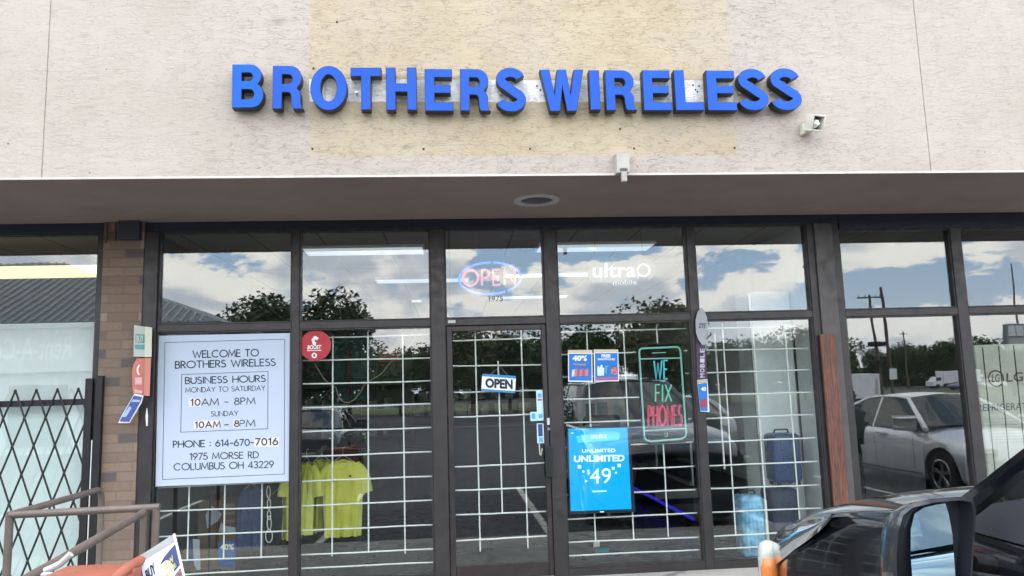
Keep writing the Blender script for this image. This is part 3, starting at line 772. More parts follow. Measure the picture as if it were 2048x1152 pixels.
for q in (c1, c2): mb.tube([Vector(q) + Vector((-.001, 0, 0)), Vector(q) + Vector((.001, 0, 0))], RR * 1.01, 12)
for q in (c1, c4, c2, c3): mb.cyl((q.x, q.y, (0 if q is c3 else PAVE) + .0), (q.x, q.y, (0 if q is c3 else PAVE) + .012), .05, 16)
mb.build('base_flange', RAIL, t, smooth=True)

# orange flyer box and flyer
TER = mat('faded_orange_plastic', (.30, .088, .052), .55, 0, .15, .1)
ox = -1.62; oy = -3.30
def bx(px, py, Y): return at(px, py, Y)
t = thing('newspaper_box', (-1.5, -3.1, PAVE), 'faded orange plastic flyer box with a raised rim in front of the handrail', 'newspaper box')
pL = at(128, 1132, -3.3); pR = at(246, 1126, -3.3)
mb = MB(); mb.rbox(pL.x, pR.x + .12, -3.55, -3.28, PAVE, pL.z, .02, 3)
mb.build('cabinet', TER, t, smooth=True)
r0 = at(232, 1156, -3.56); r1 = at(284, 1119, -3.40); r2 = at(292, 1122, -3.36)
MB().tube([r0 + Vector((-.04, -.04, -.05)), r0, (r0 + r1) / 2 + Vector((0, 0, .005)), r1, r2 + Vector((.012, 0, -.05)), r2 + Vector((.012, 0, -.4))], .022, 12).build('rim', TER, t, smooth=True)
MB().rbox(r2.x - .07, r2.x + .01, -3.5, -3.33, PAVE + .05, r1.z - .012, .015, 3).build('side_panel', TER, t, smooth=True)
g0 = at(90, 1142, -3.25); MB().tube([g0, at(120, 1128, -3.25), at(142, 1108, -3.25)], .014, 8).rbox(g0.x, g0.x + .05, -3.29, -3.27, g0.z - .2, g0.z, .005, 1).build('bracket', mat('grey_bracket', (.42, .42, .40), .6, 0, .2), t)

FYY = -3.42
F = [at(279, 1112, FYY), at(349, 1067, FYY + .03), at(372, 1165, FYY - .02), at(293, 1190, FYY - .02)]
def lerp(a, b, k): return a + (b - a) * k
def bil(u, v, off=0.): # u right, v down
    p_ = lerp(lerp(F[0], F[1], u), lerp(F[3], F[2], u), v); return p_ + Vector((0, -off, 0))
t = thing('flyer', (F[3] + F[2]) / 2, 'tilted promotional flyer in a clear holder leaning beside the orange box', 'flyer')
MB().prism([bil(0, .18), bil(1, .16), bil(1, 1), bil(0, 1)], (0, .002, 0)).build('paper', mat('flyer_paper', (.70, .74, .88), .5), t)
MB().prism([bil(0, 0, -.003), bil(1, 0, -.003), bil(1, .155, -.003), bil(0, .175, -.003)], (0, .003, 0)).build('clear_holder', mat('holder_grey', (.33, .34, .34), .35), t)
MB().tube([bil(.985, .0), bil(.985, 1)], .005, 6).build('edge', WHITE, t)
mb = MB()
mb.prism([bil(u, v, .003) for u, v in [(.42, 1), (.40, .60), (.47, .45), (.6, .34), (.75, .27), (.97, .2), (.97, .62), (.5, .90), (.5, 1)]], (0, .001, 0)); mb.build('navy_panel', mat('navy_ink', (.035, .055, .17), .5), t)
mb = MB(); mb.prism([bil(u, v, .002) for u, v in [(.06, 1), (.08, .86), (.40, .70), (.40, 1)]], (0, .001, 0)); mb.build('blue_panel', mat('blue_ink', (.04, .18, .60), .5), t)
mb = MB(); mb.prism([bil(u, v, .005) for u, v in [(.52, 1), (.52, .95), (.97, .68), (.97, 1)]], (0, .001, 0)); mb.build('photo_panel', mat('photo_ink', (.30, .17, .17), .5, 0, .5, 0, 60, 30), t)
fit_text(MB(), 'BUY', bil(.10, .70, .006), bil(.36, .57, .006), bil(.08, .42, .006), bold=.04).build('print', INK, t)
mb = MB(); fit_text(mb, 'NEW', bil(.56, .66, .007), bil(.86, .50, .007), bil(.54, .52, .007), bold=.03)
fit_text(mb, 'PHONE', bil(.56, .80, .007), bil(.88, .63, .007), bil(.54, .70, .007), bold=.03); mb.build('print', mat('yellow_ink', (.62, .50, .16), .5), t)

# --- flags on the left jamb
def sign_flag(name, label, cat, pts, Y, mt, fold=None, fm=None, extra=None):
    t = thing(name, at(pts[0][0], pts[0][1], Y), label, cat)
    px_quad(MB(), pts, Y).build('panel', mt, t)
    if fold: px_quad(MB(), fold, Y - .012).build('fold', fm or mt, t)
    if extra:
        for nm, q, mm, dy in extra: px_quad(MB(), q, Y - dy).build(nm, mm, t)
    return t
CRM = mat('cream_sign', (.58, .58, .46), .5); CRM2 = mat('cream_sign_face', (.45, .48, .43), .5); TQ = mat('turquoise_ink', (.10, .28, .32), .5)
t = sign_flag('flag_sign', 'small cream folded sign on the frame beside the brick pier', 'sign', [(268, 650), (292, 654), (292, 714), (267, 713)], -.10, CRM2,
          [(290, 653), (304, 655), (303, 714), (289, 714)], CRM, [('print', [(271, 668), (289, 669), (289, 686), (271, 685)], TQ, .003), ('print', [(270, 689), (289, 690), (289, 699), (270, 698)], TQ, .003)])
ptext(MB(), 'BUY', 273, 287, 684, 671, -.107, 0, font='f', bold=.02).build('print', CRM, t)
RD = mat('faded_red_sign', (.52, .16, .12), .5, 0, .1); RD2 = mat('pale_red_sign', (.56, .21, .16), .5)
t = sign_flag('flag_sign', 'faded red folded sign with rounded edge below the cream one on the frame', 'sign',
          [(274, 717), (292, 716), (291, 791), (266, 787), (264.5, 768), (264, 745), (267, 728)], -.10, RD, [(290, 716), (302, 716), (299, 792), (288, 791)], RD2,
          [('print', [(270, 755), (284, 755), (284, 769), (270, 769)], mat('pale_pink_ink', (.62, .40, .38), .5), .003), ('print', [(269, 779), (285, 781), (284, 787), (269, 785)], mat('pale_pink_ink', (.6, .4, .4), .5), .003)])
mb = MB(); mb.tube([at(x, y, -.105) for x, y in ((279, 730), (275.5, 736), (275, 743), (278, 750))], .007, 6, flat=((0, -1, 0), .0015)); mb.build('logo', WHITE, t)
t = sign_flag('hanging_leaflet', 'narrow blue and white leaflet hanging askew against the brick pier', 'leaflet',
          [(269, 787), (287, 791), (283, 806), (259, 846), (236, 846), (243, 832)], -.13, mat('leaflet_white', (.70, .68, .72), .5),
          None, None, [('print', [(268, 791), (284, 794), (281, 803), (258, 844), (239, 843), (246, 830)], mat('leaflet_blue', (.05, .09, .30), .5), .003), ('print', [(259, 812), (263, 816), (252, 834), (243, 834)], mat('pale_blue_ink', (.35, .45, .70), .5), .006), ('print', [(266, 799), (281, 800), (279, 804), (262, 804)], mat('pale_blue_ink', (.3, .4, .6), .5), .006)])
mb = MB(); mb.tube([at(294, 816, -.028), at(293.5, 832, -.028), at(294, 852, -.028)], .009, 6, radii=[.003, .011, .007]); tag(mb.build('paint_scrape', WHITE), 'bare white scrape of caulk on the dark frame beside the poster', 'caulk patch')

# ================================================================== POSTERS AND STICKERS
PYL = .030
t = thing('hours_poster', at(445, 970, PYL), 'large white poster with the welcome text and business hours in the left window', 'poster')
px_quad(MB(), [(317, 671.5), (582, 666), (581, 962), (311, 973)], PYL, .003).build('sheet', PAPER, t)
def frame_lines(mb, pts, Y, r=.0022):
    P = [at(x, y, Y) for x, y in pts]; mb.tube(P, r, 6, flat=((0, -1, 0), .0012), closed=True)
mb = MB(); PT = PYL - .001
frame_lines(mb, [(330, 685), (569.5, 678.5), (568.5, 948), (325, 959)], PT)
frame_lines(mb, [(363.5, 749), (536, 743), (535.5, 857.5), (361.5, 864.5)], PT)
mb.build('border', INK, t)
mb = MB()
def L(txt, x0, x1, yb, yt, wt, **k): ptext(mb, txt, x0, x1, yb, yt, PT - .0006, wt=wt * 1.2, **k)
L('WELCOME TO', 386, 517, 715.5, 702, .145); L('BROTHERS WIRELESS', 351, 550.5, 736.5, 723, .145)
L('BUSINESS HOURS', 371, 530.5, 767.5, 755, .15); L('MONDAY TO SATURDAY', 371, 530, 785, 775.5, .11)
L('AM - 8PM', 403, 510, 811, 798, .12); L('SUNDAY', 422.5, 476, 832.5, 823, .11); L('PM', 480, 510, 853.5, 840.5, .12)
L('PHONE : 614-670-', 346.5, 507, 895, 882.5, .15); L('1975 MORSE RD', 380, 517, 919.5, 907, .13); L('COLUMBUS OH 43229', 348, 547, 940.5, 927.5, .13)
L('-', 449, 457, 855, 842, .13)
mb.build('print', INK, t)
mb = MB()
for q in ([(377, 797), (403, 796.5), (403, 813.5), (377, 814.5)], [(388, 842), (443, 840), (443, 856), (387, 858)], [(466, 839), (481, 838.5), (481, 855), (466, 855.5)], [(508, 876), (558, 874), (558, 893.5), (508, 894.5)]): px_quad(MB(), q, PT - .0014, .001).build('patch', mat('white_patch', (.72, .69, .70), .5), t)
mb = MB()
for tx, x0, x1, yb, yt in (('10', 382, 400, 811, 799), ('10AM', 391, 440.5, 855.5, 844), ('8', 469, 478, 853, 841.5), ('7016', 511, 555, 890.5, 877.5)): ptext(mb, tx, x0, x1, yb, yt, PT - .0022, wt=.22, gap=.26)
mb.build('print', mat('patch_ink', (.03, .015, .01), .5), t)

# round red sticker
t = thing('round_sticker', at(631, 722, .035), 'round red sticker with white lettering in the upper corner of the second window', 'sticker')
c_ = at(631, 691, .036); mb = MB(); mb.prism([c_ + Vector((.132 * math.cos(a), 0, .132 * math.sin(a))) for a in [2 * math.pi * i / 40 for i in range(40)]], (0, .002, 0)); mb.build('disc', mat('red_sticker', (.42, .018, .030), .5, 0, .08), t)
mb = MB()
mb.tube([at(x, y, .034) for x, y in ((636, 678), (630, 675), (626, 680), (628, 687), (632, 687))], .012, 8, flat=((0, -1, 0), .0015), radii=None)
mb.tube([at(614.5, 701.5, .034), at(643, 700.5, .034)], .0035, 6, flat=((0, -1, 0), .0015))
mb.tube([at(628.5 + 4 * math.cos(a), 711 + 4.2 * math.sin(a), .034) for a in [2 * math.pi * i / 12 for i in range(12)]], .006, 6, flat=((0, -1, 0), .0015), closed=True)
ptext(mb, 'BOOST', 614.5, 643, 699, 690.5, .0335, font='f', bold=.03, shear=.2); mb.build('print', WHITE, t)

# OPEN hanging card on the door
OY = -.012
t = thing('open_card', at(997, 785, OY), 'white OPEN card with blue borders hanging slightly askew in the glass door', 'sign')
px_quad(MB(), [(964.8, 748), (1032, 752.5), (1030, 786), (962.5, 781.5)], OY).build('card', mat('card_white', (.86, .88, .92), .5), t)
mb = MB(); px_quad(mb, [(964.8, 747.5), (1032, 752), (1031.8, 757.2), (964.5, 752.3)], OY - .003); px_quad(mb, [(963, 777.3), (1030.3, 782), (1030, 786.5), (962.3, 781.8)], OY - .003); mb.build('border', mat('card_blue', (.02, .22, .58), .5), t)
ptext(MB(), 'OPEN', 970.8, 1025.5, 775.5, 756, OY - .004, .056, font='f', bold=.045).build('print', INK, t)
MB().tube([at(982, 748, OY), at(1000, 733, OY + .02), at(1016, 751, OY)], .0016, 5).build('string', STEEL, t)

# stickers at the door edge
t = thing('sticker_strip', at(1078, 880, .012), 'pale blue strip of small stickers along the right edge of the door glass', 'sticker')
SBL = mat('pale_blue_sticker', (.48, .70, .85), .5); SB2 = mat('mid_blue_ink', (.12, .36, .55), .5); DK = mat('navy_ink', (.03, .05, .17), .5)
mb = MB(); px_quad(mb, [(1072, 780.5), (1085, 780), (1087.5, 841), (1074.5, 841.5)], .012); px_quad(mb, [(1060.5, 824), (1073.5, 823.5), (1074, 841.8), (1061, 842)], .012); px_quad(mb, [(1073.5, 847), (1087, 846.5), (1088.5, 886), (1074.5, 887)], .012); mb.build('sheet', SBL, t)
mb = MB(); px_quad(mb, [(1076, 848.5), (1084.5, 848), (1085.5, 872), (1077, 873)], .009); mb.build('print', DK, t)
mb = MB(); px_quad(mb, [(1075.5, 787), (1083, 787), (1083, 795), (1075.5, 795)], .009); px_quad(mb, [(1077, 828), (1085, 828), (1085.5, 836), (1077.5, 836.5)], .009); px_quad(mb, [(1063, 827), (1070.5, 826.5), (1071, 838), (1063.5, 838)], .009); px_quad(mb, [(1078, 875), (1085.5, 874.5), (1086, 884), (1078.5, 884.5)], .009); mb.build('print', SB2, t)
mb = MB(); px_quad(mb, [(1075.5, 798), (1083.5, 797.7), (1083.7, 801), (1075.7, 801.3)], .009); mb.build('print', mat('red_ink', (.5, .04, .03), .5), t)
mb = MB(); mb.tube([at(1078.5, 888, .0), at(1080, 908, .0), at(1082, 911, .0), at(1084.5, 897, .0)], .0045, 6); tag(mb.build('door_hook', mat('cream_hook', (.7, .68, .6), .4)), 'small cream plastic hook hanging below the sticker strip on the door', 'hook')

# two blue offer posters
def offer(name, label, pts, top, Y=.030):
    t = thing('offer_poster', at(*pts[3], Y), label, 'poster', 'small blue offer posters')
    px_quad(MB(), pts, Y).build('sheet', mat('offer_border', (.80, .78, .74), .5), t)
    return t
SKB = mat('offer_blue', (.008, .17, .55), .5, 0, .12, 0, 60, 12); TAN = mat('offer_tan', (.62, .54, .36), .5)
t = offer('a', 'small blue poster with large 40% and a row of phones, left one of the pair', [(1136, 700), (1184.5, 700), (1185.3, 764), (1136.5, 763.5)], 0)
px_quad(MB(), [(1136.3, 700.3), (1184, 700.3), (1184, 706), (1136.3, 705.5)], .0285, .001).build('header', TAN, t)
px_quad(MB(), [(1138, 707.5), (1183, 708), (1183.4, 761.5), (1138.4, 761)], .0285, .001).build('print', SKB, t)
ptext(MB(), '40%', 1145, 1174, 722, 711, .0262, 0, font='f', bold=.05).build('print', mat('cream_ink', (.85, .82, .62), .5), t)
mb = MB(); px_quad(mb, [(1146, 727), (1173, 727.5), (1171, 731), (1149, 730.5)], .0265, .001); mb.build('print', mat('dull_pink_ink', (.35, .22, .25), .5), t)
for i in range(6):
    x = 1144 + i * 5.2; px_quad(MB(), [(x, 740 - i * .3), (x + 7, 738.5 - i * .3), (x + 6.5, 752), (x - .5, 753)], .0262 - i * .0012, .001).build('picture', mat('pic%d' % (i % 3), ((.72, .62, .60), (.42, .13, .20), (.55, .24, .30))[0 if i == 0 else 1 + i % 2], .5) if False else mat('picture_ink_%s' % ('rose', 'plum', 'blush')[0 if i == 0 else 1 + i % 2], ((.72, .62, .60), (.36, .10, .17), (.50, .20, .26))[0 if i == 0 else 1 + i % 2], .5), t)
t = offer('b', 'small blue poster with FREE headline and a white bag, right one of the pair', [(1187.5, 699), (1236.5, 699), (1238, 762.5), (1188.5, 763)], 0)
px_quad(MB(), [(1188, 699.3), (1236.2, 699.3), (1236.4, 704.5), (1188.2, 705)], .0285, .001).build('header', TAN, t)
px_quad(MB(), [(1190, 706.5), (1235, 706), (1236, 760.5), (1190.5, 761.3)], .0285, .001).build('print', SKB, t)
px_quad(MB(), [(1191, 755), (1235, 754.5), (1235.3, 760), (1191, 760.5)], .0272, .001).build('print', mat('rose_ink', (.42, .11, .22), .5), t)
mb = MB(); ptext(mb, 'FREE', 1203, 1221, 715, 708.5, .0262, 0, font='f', bold=.04); ptext(mb, 'SMARTPHONES', 1195, 1230, 720.5, 716.5, .0262, 0, font='f', bold=.03); mb.build('print', mat('pale_ink', (.80, .84, .90), .5), t)
mb = MB(); px_quad(mb, [(1194.5, 736), (1196, 731), (1200, 735.5), (1202, 729.5), (1205, 730), (1205, 735), (1208.5, 736), (1208, 751), (1195, 751.5)], .0262, .001); mb.build('picture', mat('pale_bag', (.62, .75, .84), .5), t)
mb = MB(); px_quad(mb, [(1210, 731), (1219, 731), (1214, 735), (1213.5, 749), (1210.5, 746)], .0262, .001); mb.build('picture', mat('teal_picture', (.06, .42, .48), .5), t)
mb = MB(); px_quad(mb, [(1222, 736), (1234, 734), (1234.5, 748), (1222.5, 750)], .0262, .001); mb.build('picture', mat('red_picture', (.55, .14, .16), .5, 0, .6, 0, 60, 60), t)

# blue screen poster
SY = .082
t = thing('lit_screen', at(1200, 1025, SY), 'bright blue portrait screen reading UNLIMITED 49 behind the window right of the door', 'screen')
px_quad(MB(), [(1133, 855), (1259, 853), (1271, 1024), (1139, 1029)], SY, .035).build('bezel', mat('screen_bezel', (.02, .022, .05), .35), t)
EB = mat('screen_blue', (.0, .1, .2), .3, emit=(.0, .42, .92), est=1.2)
EW = mat('screen_white', (.5, .5, .5), .3, emit=(.62, .90, 1.0), est=1.25)
EL = mat('screen_light_blue', (.1, .3, .4), .3, emit=(.05, .50, .95), est=1.25)
px_quad(MB(), [(1136.5, 857.5), (1254.5, 855.5), (1263, 1018), (1141.5, 1022.5)], SY - .004, .003).build('screen_panel', EB, t)
mb = MB(); px_quad(mb, [(1152, 872), (1240, 866), (1238, 880), (1156, 886)], SY - .0055, .001); mb.build('screen_glow', EL, t)
mb = MB(); Z = SY - .007
ptext(mb, 'UNLIMITED', 1148, 1249, 924.5, 911.5, Z, -.02, font='f', bold=.03); ptext(mb, 'UNLIMITED', 1164, 1231, 905.5, 898.5, Z, -.02, font='f', bold=.015); ptext(mb, '49', 1180, 1222, 967.5, 937, Z, -.02, font='f', bold=.0); ptext(mb, '$', 1174, 1180, 950, 939, Z, -.02, font='f')
ptext(mb, 'at&t', 1182, 1214, 877, 869, Z, -.02, font='f'); ptext(mb, 'at&t', 1141.5, 1148, 867.5, 864, Z, -.02, font='f')
for x, y, r in ((1159, 933.5, 3.2), (1167, 943, 2), (1172.5, 962, 1.8), (1226.5, 936.5, 2.6), (1238.5, 931, 3.2), (1232, 945.5, 1.9)):
    px_quad(mb, [(x - r, y - r), (x + r, y - r), (x + r, y + r), (x - r, y + r)], Z, .001)
px_quad(mb, [(1184, 982), (1214, 981), (1212, 983.5), (1186, 984)], Z, .001)
px_quad(mb, [(1200, 1022.8), (1208, 1022.5), (1208, 1024.5), (1200, 1024.8)], Z, .001)
mb.build('print', EW, t)

# neon phone sign
NY = .095
t = thing('neon_phone_sign', at(1330, 890, NY), 'dark phone shaped neon sign reading WE FIX PHONES behind the glass', 'neon sign')
px_quad(MB(), [(1272, 690), (1278, 687), (1354, 686), (1366, 690), (1378, 874), (1370, 884), (1298, 889), (1286, 884)], NY + .010, .010).build('backing_panel', glass_mat('dark_acrylic', .05, (.085, .11, .105), .1), t)
def neon(mb, pts, r=.006, cl=False): mb.tube([at(x, y, NY) for x, y in pts], r, 8, closed=cl)
NG = mat('neon_mint', (.2, .5, .45), .4, emit=(.26, .46, .43), est=.34); NB = mat('neon_cyan', (.1, .5, .6), .4, emit=(.10, .55, .65), est=.48); NGr = mat('neon_green', (.1, .5, .3), .4, emit=(.12, .55, .42), est=.42); NRd = mat('neon_red', (.5, .05, .12), .4, emit=(.75, .06, .18), est=.28)
mb = MB()
neon(mb, [(1283, 697), (1279, 700), (1278.5, 706), (1289, 876), (1294, 881), (1302, 883), (1362, 878), (1370, 874), (1372.5, 868), (1361, 702), (1358, 696), (1353, 694)], .0085, cl=True)
neon(mb, [(1281, 718), (1361, 716)]); neon(mb, [(1288, 861.5), (1371, 857)]); neon(mb, [(1304, 706), (1332, 705)], .004)
neon(mb, [(1329, 866), (1334.5, 866), (1335, 872.5), (1330, 873)], .005, True)
mb.build('phone_outline', NG, t, smooth=True)
def nstroke(txt, x0, x1, yb, yt, mt, wt=.07, sl=-.02):
    m_ = MB(); P = [at(x0, yb, NY), at(x1, yb + sl * (x1 - x0), NY), at(x0, yt, NY)]
    strokes(m_, txt, *P, wt=wt, gap=.28, round_=True); m_.build('neon_letters', mt, t, smooth=True)
nstroke('WE', 1308, 1335, 758, 721.5, NB, .10); nstroke('FIX', 1311, 1343, 803.5, 769.5, NGr, .09)
nstroke('PHONES', 1296, 1363, 852, 812, NRd, .09); nstroke('PHONES', 1298, 1365, 851, 813.5, NRd, .05)

# neon OPEN in the transom
NY = .30
t = thing('neon_open_sign', at(980, 592, NY), 'oval neon OPEN sign, blue ring round pink letters, in the pane above the door', 'neon sign')
NBl = mat('neon_blue', (.05, .1, .8), .4, emit=(.05, .12, 1.0), est=2.2); NPk = mat('neon_pink', (.8, .3, .3), .4, emit=(1.0, .22, .20), est=.60)
def ell(a0, a1, n=14, rx=62, ry=31.5): return [(980 + rx * math.cos(R(a)), 556.5 + ry * math.sin(R(a)) - .028 * rx * math.cos(R(a))) for a in [a0 + (a1 - a0) * i / n for i in range(n + 1)]]
mb = MB(); neon(mb, ell(2, 55), .010); neon(mb, ell(60, 200), .010); neon(mb, ell(206, 272), .010); neon(mb, ell(276, 358), .010); mb.build('neon_ring', NBl, t, smooth=True)
mb = MB()
for o_ in (0, 2.2):
    P = [at(926 + o_, 572 - o_ * .6, NY), at(1030 - o_, 569 - o_ * .6, NY), at(926 + o_, 541 + o_ * .6, NY)]; strokes(mb, 'OPEN', *P, wt=.17 if not o_ else .07, gap=.26, round_=True)
mb.build('neon_letters', NPk, t, smooth=True)
mb = MB(); mb.tube([at(955, 528, NY), at(951, 462, NY)], .0015, 5); mb.tube([at(1005, 527, NY), at(1011, 462, NY)], .0015, 5); mb.build('chain', STEEL, t)
MB().rbox(at(960, 600, .30).x, at(1000, 600, .30).x, NY + .02, NY + .04, at(980, 562, .3).z, at(980, 552, .3).z, .004, 1).build('bracket', mat('clear_grey', (.4, .4, .4), .4), t)
mb = MB(); ptext(mb, '1975', 978, 1006, 603, 592, .036, -.028, font='f', bold=.02); tag(mb.build('house_number', mat('grey_vinyl', (.20, .21, .22), .5)), 'small grey house number stuck on the pane above the door', 'number sticker')

# grey wordmark in the next pane
UY = .22
t = thing('window_wordmark', at(1245, 572, UY), 'grey outlined sign reading ultra mobile hanging in the pane right of the open sign', 'sign')
UG = mat('dark_grey_vinyl', (.13, .15, .16), .5); UW = mat('glowing_white_vinyl', (.80, .82, .82), .5, emit=(.6, .64, .64), est=.22)  # white letters are unlit vinyl, given a faint added glow to stay readable
px_quad(MB(), [(1176, 527), (1180, 518), (1204, 514), (1232, 515), (1262, 523), (1276, 520), (1300, 519), (1309, 529), (1309, 549), (1301, 559), (1288, 560), (1277, 564), (1277, 570), (1266, 573), (1227, 573), (1222, 566), (1184, 564), (1177, 556)], UY, .004).build('backing_panel', UG, t)
mb = MB(); fit_text(mb, 'ultra', at(1185, 556, UY - .003), at(1272, 554, UY - .003), at(1185, 526, UY - .003), bold=.02)
mb.tube([at(1287 + 12 * math.cos(a), 540.5 + 12 * math.sin(a), UY - .004) for a in [2 * math.pi * i / 24 for i in range(24)]], .011, 6, flat=((0, -1, 0), .002), closed=True); mb.tube([at(1279, 550, UY - .004), at(1274, 557, UY - .004)], .009, 6)
fit_text(mb, 'mobile', at(1226, 570, UY - .003), at(1273, 568.5, UY - .003), at(1226, 560.5, UY - .003), bold=.01); mb.build('print', UW, t)
mb = MB(); mb.tube([at(1187, 527, UY), at(1192, 454, UY)], .0012, 5); mb.tube([at(1288, 525, UY), at(1279, 452, UY)], .0012, 5); mb.build('chain', BLACK, t)

# hangers and leaflets on the mullion of the last window
t = sign_flag('oval_sign', 'pale grey pointed oval sign projecting from the mullion left of the suitcases', 'sign',
    [(1403, 615), (1409, 622), (1414, 635), (1416, 652), (1413, 672), (1405, 690), (1397, 680), (1392, 665), (1391, 640), (1395, 624)], -.04, mat('pale_grey_sign', (.34, .35, .37), .5))
mb = MB(); ptext(mb, 'ZTE', 1397, 1412, 656, 647, -.046, -.05, font='f', bold=.02, shear=.2); mb.build('print', mat('slate_ink', (.06, .09, .13), .5), t)
t = sign_flag('hanging_banner', 'narrow dark plum banner hanging below the grey oval sign', 'banner', [(1392, 672), (1397, 682), (1405, 690), (1411, 690), (1414.5, 758), (1394, 760)], -.015, mat('plum_banner', (.05, .028, .06), .5))
mb = MB()
for i, ch in enumerate('MOBILE'):
    y = 752 - i * 10; fit_text(mb, ch, at(1409, y + 3, -.021), at(1409, y - 5, -.021), at(1400, y + 3, -.021), bold=.02)
mb.build('print', mat('lilac_ink', (.55, .50, .60), .5), t)
t = sign_flag('side_poster', 'narrow slice of a blue poster under the plum banner', 'poster', [(1394, 760), (1415, 758), (1419, 824), (1401, 823)], -.012, mat('side_poster_white', (.72, .72, .72), .5), None, None,
    [('header', [(1394.5, 761), (1415, 759), (1415.2, 764), (1395, 767)], mat('offer_tan2', (.50, .38, .22), .5), .003), ('print', [(1395.5, 768), (1414, 765), (1415.5, 822), (1401.5, 822)], SKB, .003), ('print', [(1402, 800), (1413, 797), (1414, 814), (1402.5, 815)], mat('deep_red_ink', (.35, .04, .06), .5), .006)])
ptext(MB(), '40', 1402, 1412, 782, 774, -.020, 0, font='f', bold=.04).build('print', WHITE, t)

# copper coloured board on the pillar
xA, xB_ = at(1651, 850, -.03).x, at(1682, 850, -.03).x
o = MB().rbox(xA + .012, xB_ + .008, -.045, -.019, .02, at(1664, 668, -.03).z, .004, 2).build('wood_board', wood_mat('red_brown_wood', (.105, .040, .026), (.19, .075, .045)))
tag(o, 'upright reddish brown wood board fixed on the dark pillar', 'board')

# ================================================================== INSIDE THE SHOP
CARD = mat('cardboard', (.30, .19, .11), .8, 0, .12)
DK2 = mat('dark_shelf', (.045, .05, .052), .5)
def shirt(name, x, y, ztop, W, H, label, mt, group=None, seed=0, ang=0., sleeve=.26, cat='shirt', neck=True):
    rnd = random.Random(seed)
    t = thing(name, (x, y, ztop), label, cat, group, (0, 0, ang))
    mb = MB(); NU, NV = 28, 18; ph = rnd.uniform(0, 6)
    def P(u, v, s):
        hw = W / 2 * (.62 + .38 * min(1, v / .16)) if v < .16 else W / 2 * (1 + .06 * math.sin(v * 3 + ph))
        xx = (u - .5) * 2 * hw
        sh = -.10 * abs(u - .5) * 2 * W * (1 - min(1, v / .25)) * 1.1
        zz = -v * H + sh * .9 - (.03 if (s < 0 and v == 0 and abs(u - .5) < .15) else 0)
        e = math.sqrt(max(0, 1 - (2 * u - 1) ** 2))
        fold = .022 * math.sin(u * 24 + ph + v * 2) * v + .014 * math.sin(u * 41 + ph * 2) * v + .006 * math.sin(u * 9 + v * 14 + ph)
        return (xx, s * (.018 + .045 * e * min(1, v * 4 + .15)) + fold * e, zz)
    for s in (-1, 1):
        b = len(mb.v)
        for j in range(NV + 1):
            for i in range(NU + 1): mb.v.append(Vector(P(i / NU, j / NV, s)))
        for j in range(NV):
            for i in range(NU):
                a = b + j * (NU + 1) + i; mb.f.append((a, a + 1, a + NU + 2, a + NU + 1)); mb.mi.append(0)
    mb.build('body', mt, t, smooth=80, local=True, fix=False)
    if sleeve:
        for s in (-1, 1):
            a0 = Vector((s * W * .30, 0, -.05)); a1 = Vector((s * W * .50, 0, -.05 - sleeve * .45)); a2 = Vector((s * (W * .56 + .01), 0, -.05 - sleeve))
            MB().tube([a0, (a0 + a1) / 2, a1, a2], .05, 12, flat=((0, 1, 0), .035), radii=[.05, .07, .075, .07]).build('sleeve', mt, t, smooth=80, local=True)
    MB().tube([(-W * .36, 0, -.045), (-.01, 0, .03), (0, 0, .05), (.01, 0, .03), (W * .36, 0, -.045)], .004, 6).tube([(0, 0, .05), (0, 0, .10), (.018, 0, .115), (.022, 0, .10)], .002, 5).build('hanger', STEEL, t, local=True)
    if neck: MB().tube([(-.06, -.035, -.012), (-.035, -.045, -.06), (0, -.05, -.085), (.035, -.045, -.06), (.06, -.035, -.012)], .007, 6).build('collar', mt, t, local=True)
    return t
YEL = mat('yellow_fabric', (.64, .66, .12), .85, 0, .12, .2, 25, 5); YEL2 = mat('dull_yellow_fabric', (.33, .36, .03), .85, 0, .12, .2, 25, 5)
YG = 'yellow shirts hanging in the second window'
p = at(686, 918, .62); q = at(686, 1072, .62)
shirt('hanging_shirt', p.x, .62, p.z, .34, p.z - q.z, 'rightmost and longest of the yellow shirts, with a small chest badge', YEL, YG, 1, .1)
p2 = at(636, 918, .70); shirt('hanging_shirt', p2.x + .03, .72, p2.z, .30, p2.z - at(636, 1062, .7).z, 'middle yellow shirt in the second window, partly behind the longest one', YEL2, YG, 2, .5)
p3 = at(614, 922, .62); shirt('hanging_shirt', p3.x, .60, p3.z, .24, p3.z - at(614, 1066, .62).z, 'yellow shirt beside the mullion in the second window', YEL, YG, 3, -.7)
p4 = at(583, 950, .55); shirt('hanging_shirt', p4.x - .01, .62, p4.z, .17, p4.z - at(583, 1078, .62).z, 'yellow garment showing as a narrow strip left of the mullion', YEL, YG, 4, 1.0, .14)
k = at(700, 952, .55); mb = MB(); mb.cyl((k.x, .55, k.z), (k.x, .553, k.z), .014, 4); mb.cyl((k.x - .15, .552, k.z - .04), (k.x - .15, .555, k.z - .04), .010, 6); tag(mb.build('shirt_badge', mat('badge_dark', (.08, .09, .06), .6)), 'small dark badges on the chest of the longest yellow shirt', 'badge')
p5 = at(602, 962, .9); shirt('hanging_shirt', p5.x, .95, p5.z, .15, p5.z - at(602, 1064, .95).z, 'dull pink garment between the mullion and the yellow shirts', mat('pink_fabric', (.42, .13, .12), .85, 0, .1, .2), None, 5, 0, 0, 'garment')
DEN = mat('denim_blue', (.075, .12, .26), .85, 0, .18, .3, 60)
p6 = at(500, 975, .8); shirt('hanging_cloth', p6.x, .85, p6.z, .24, p6.z - at(500, 1098, .85).z, 'blue denim cloth hanging low in the first window', DEN, None, 6, 0, 0, 'cloth', neck=False)
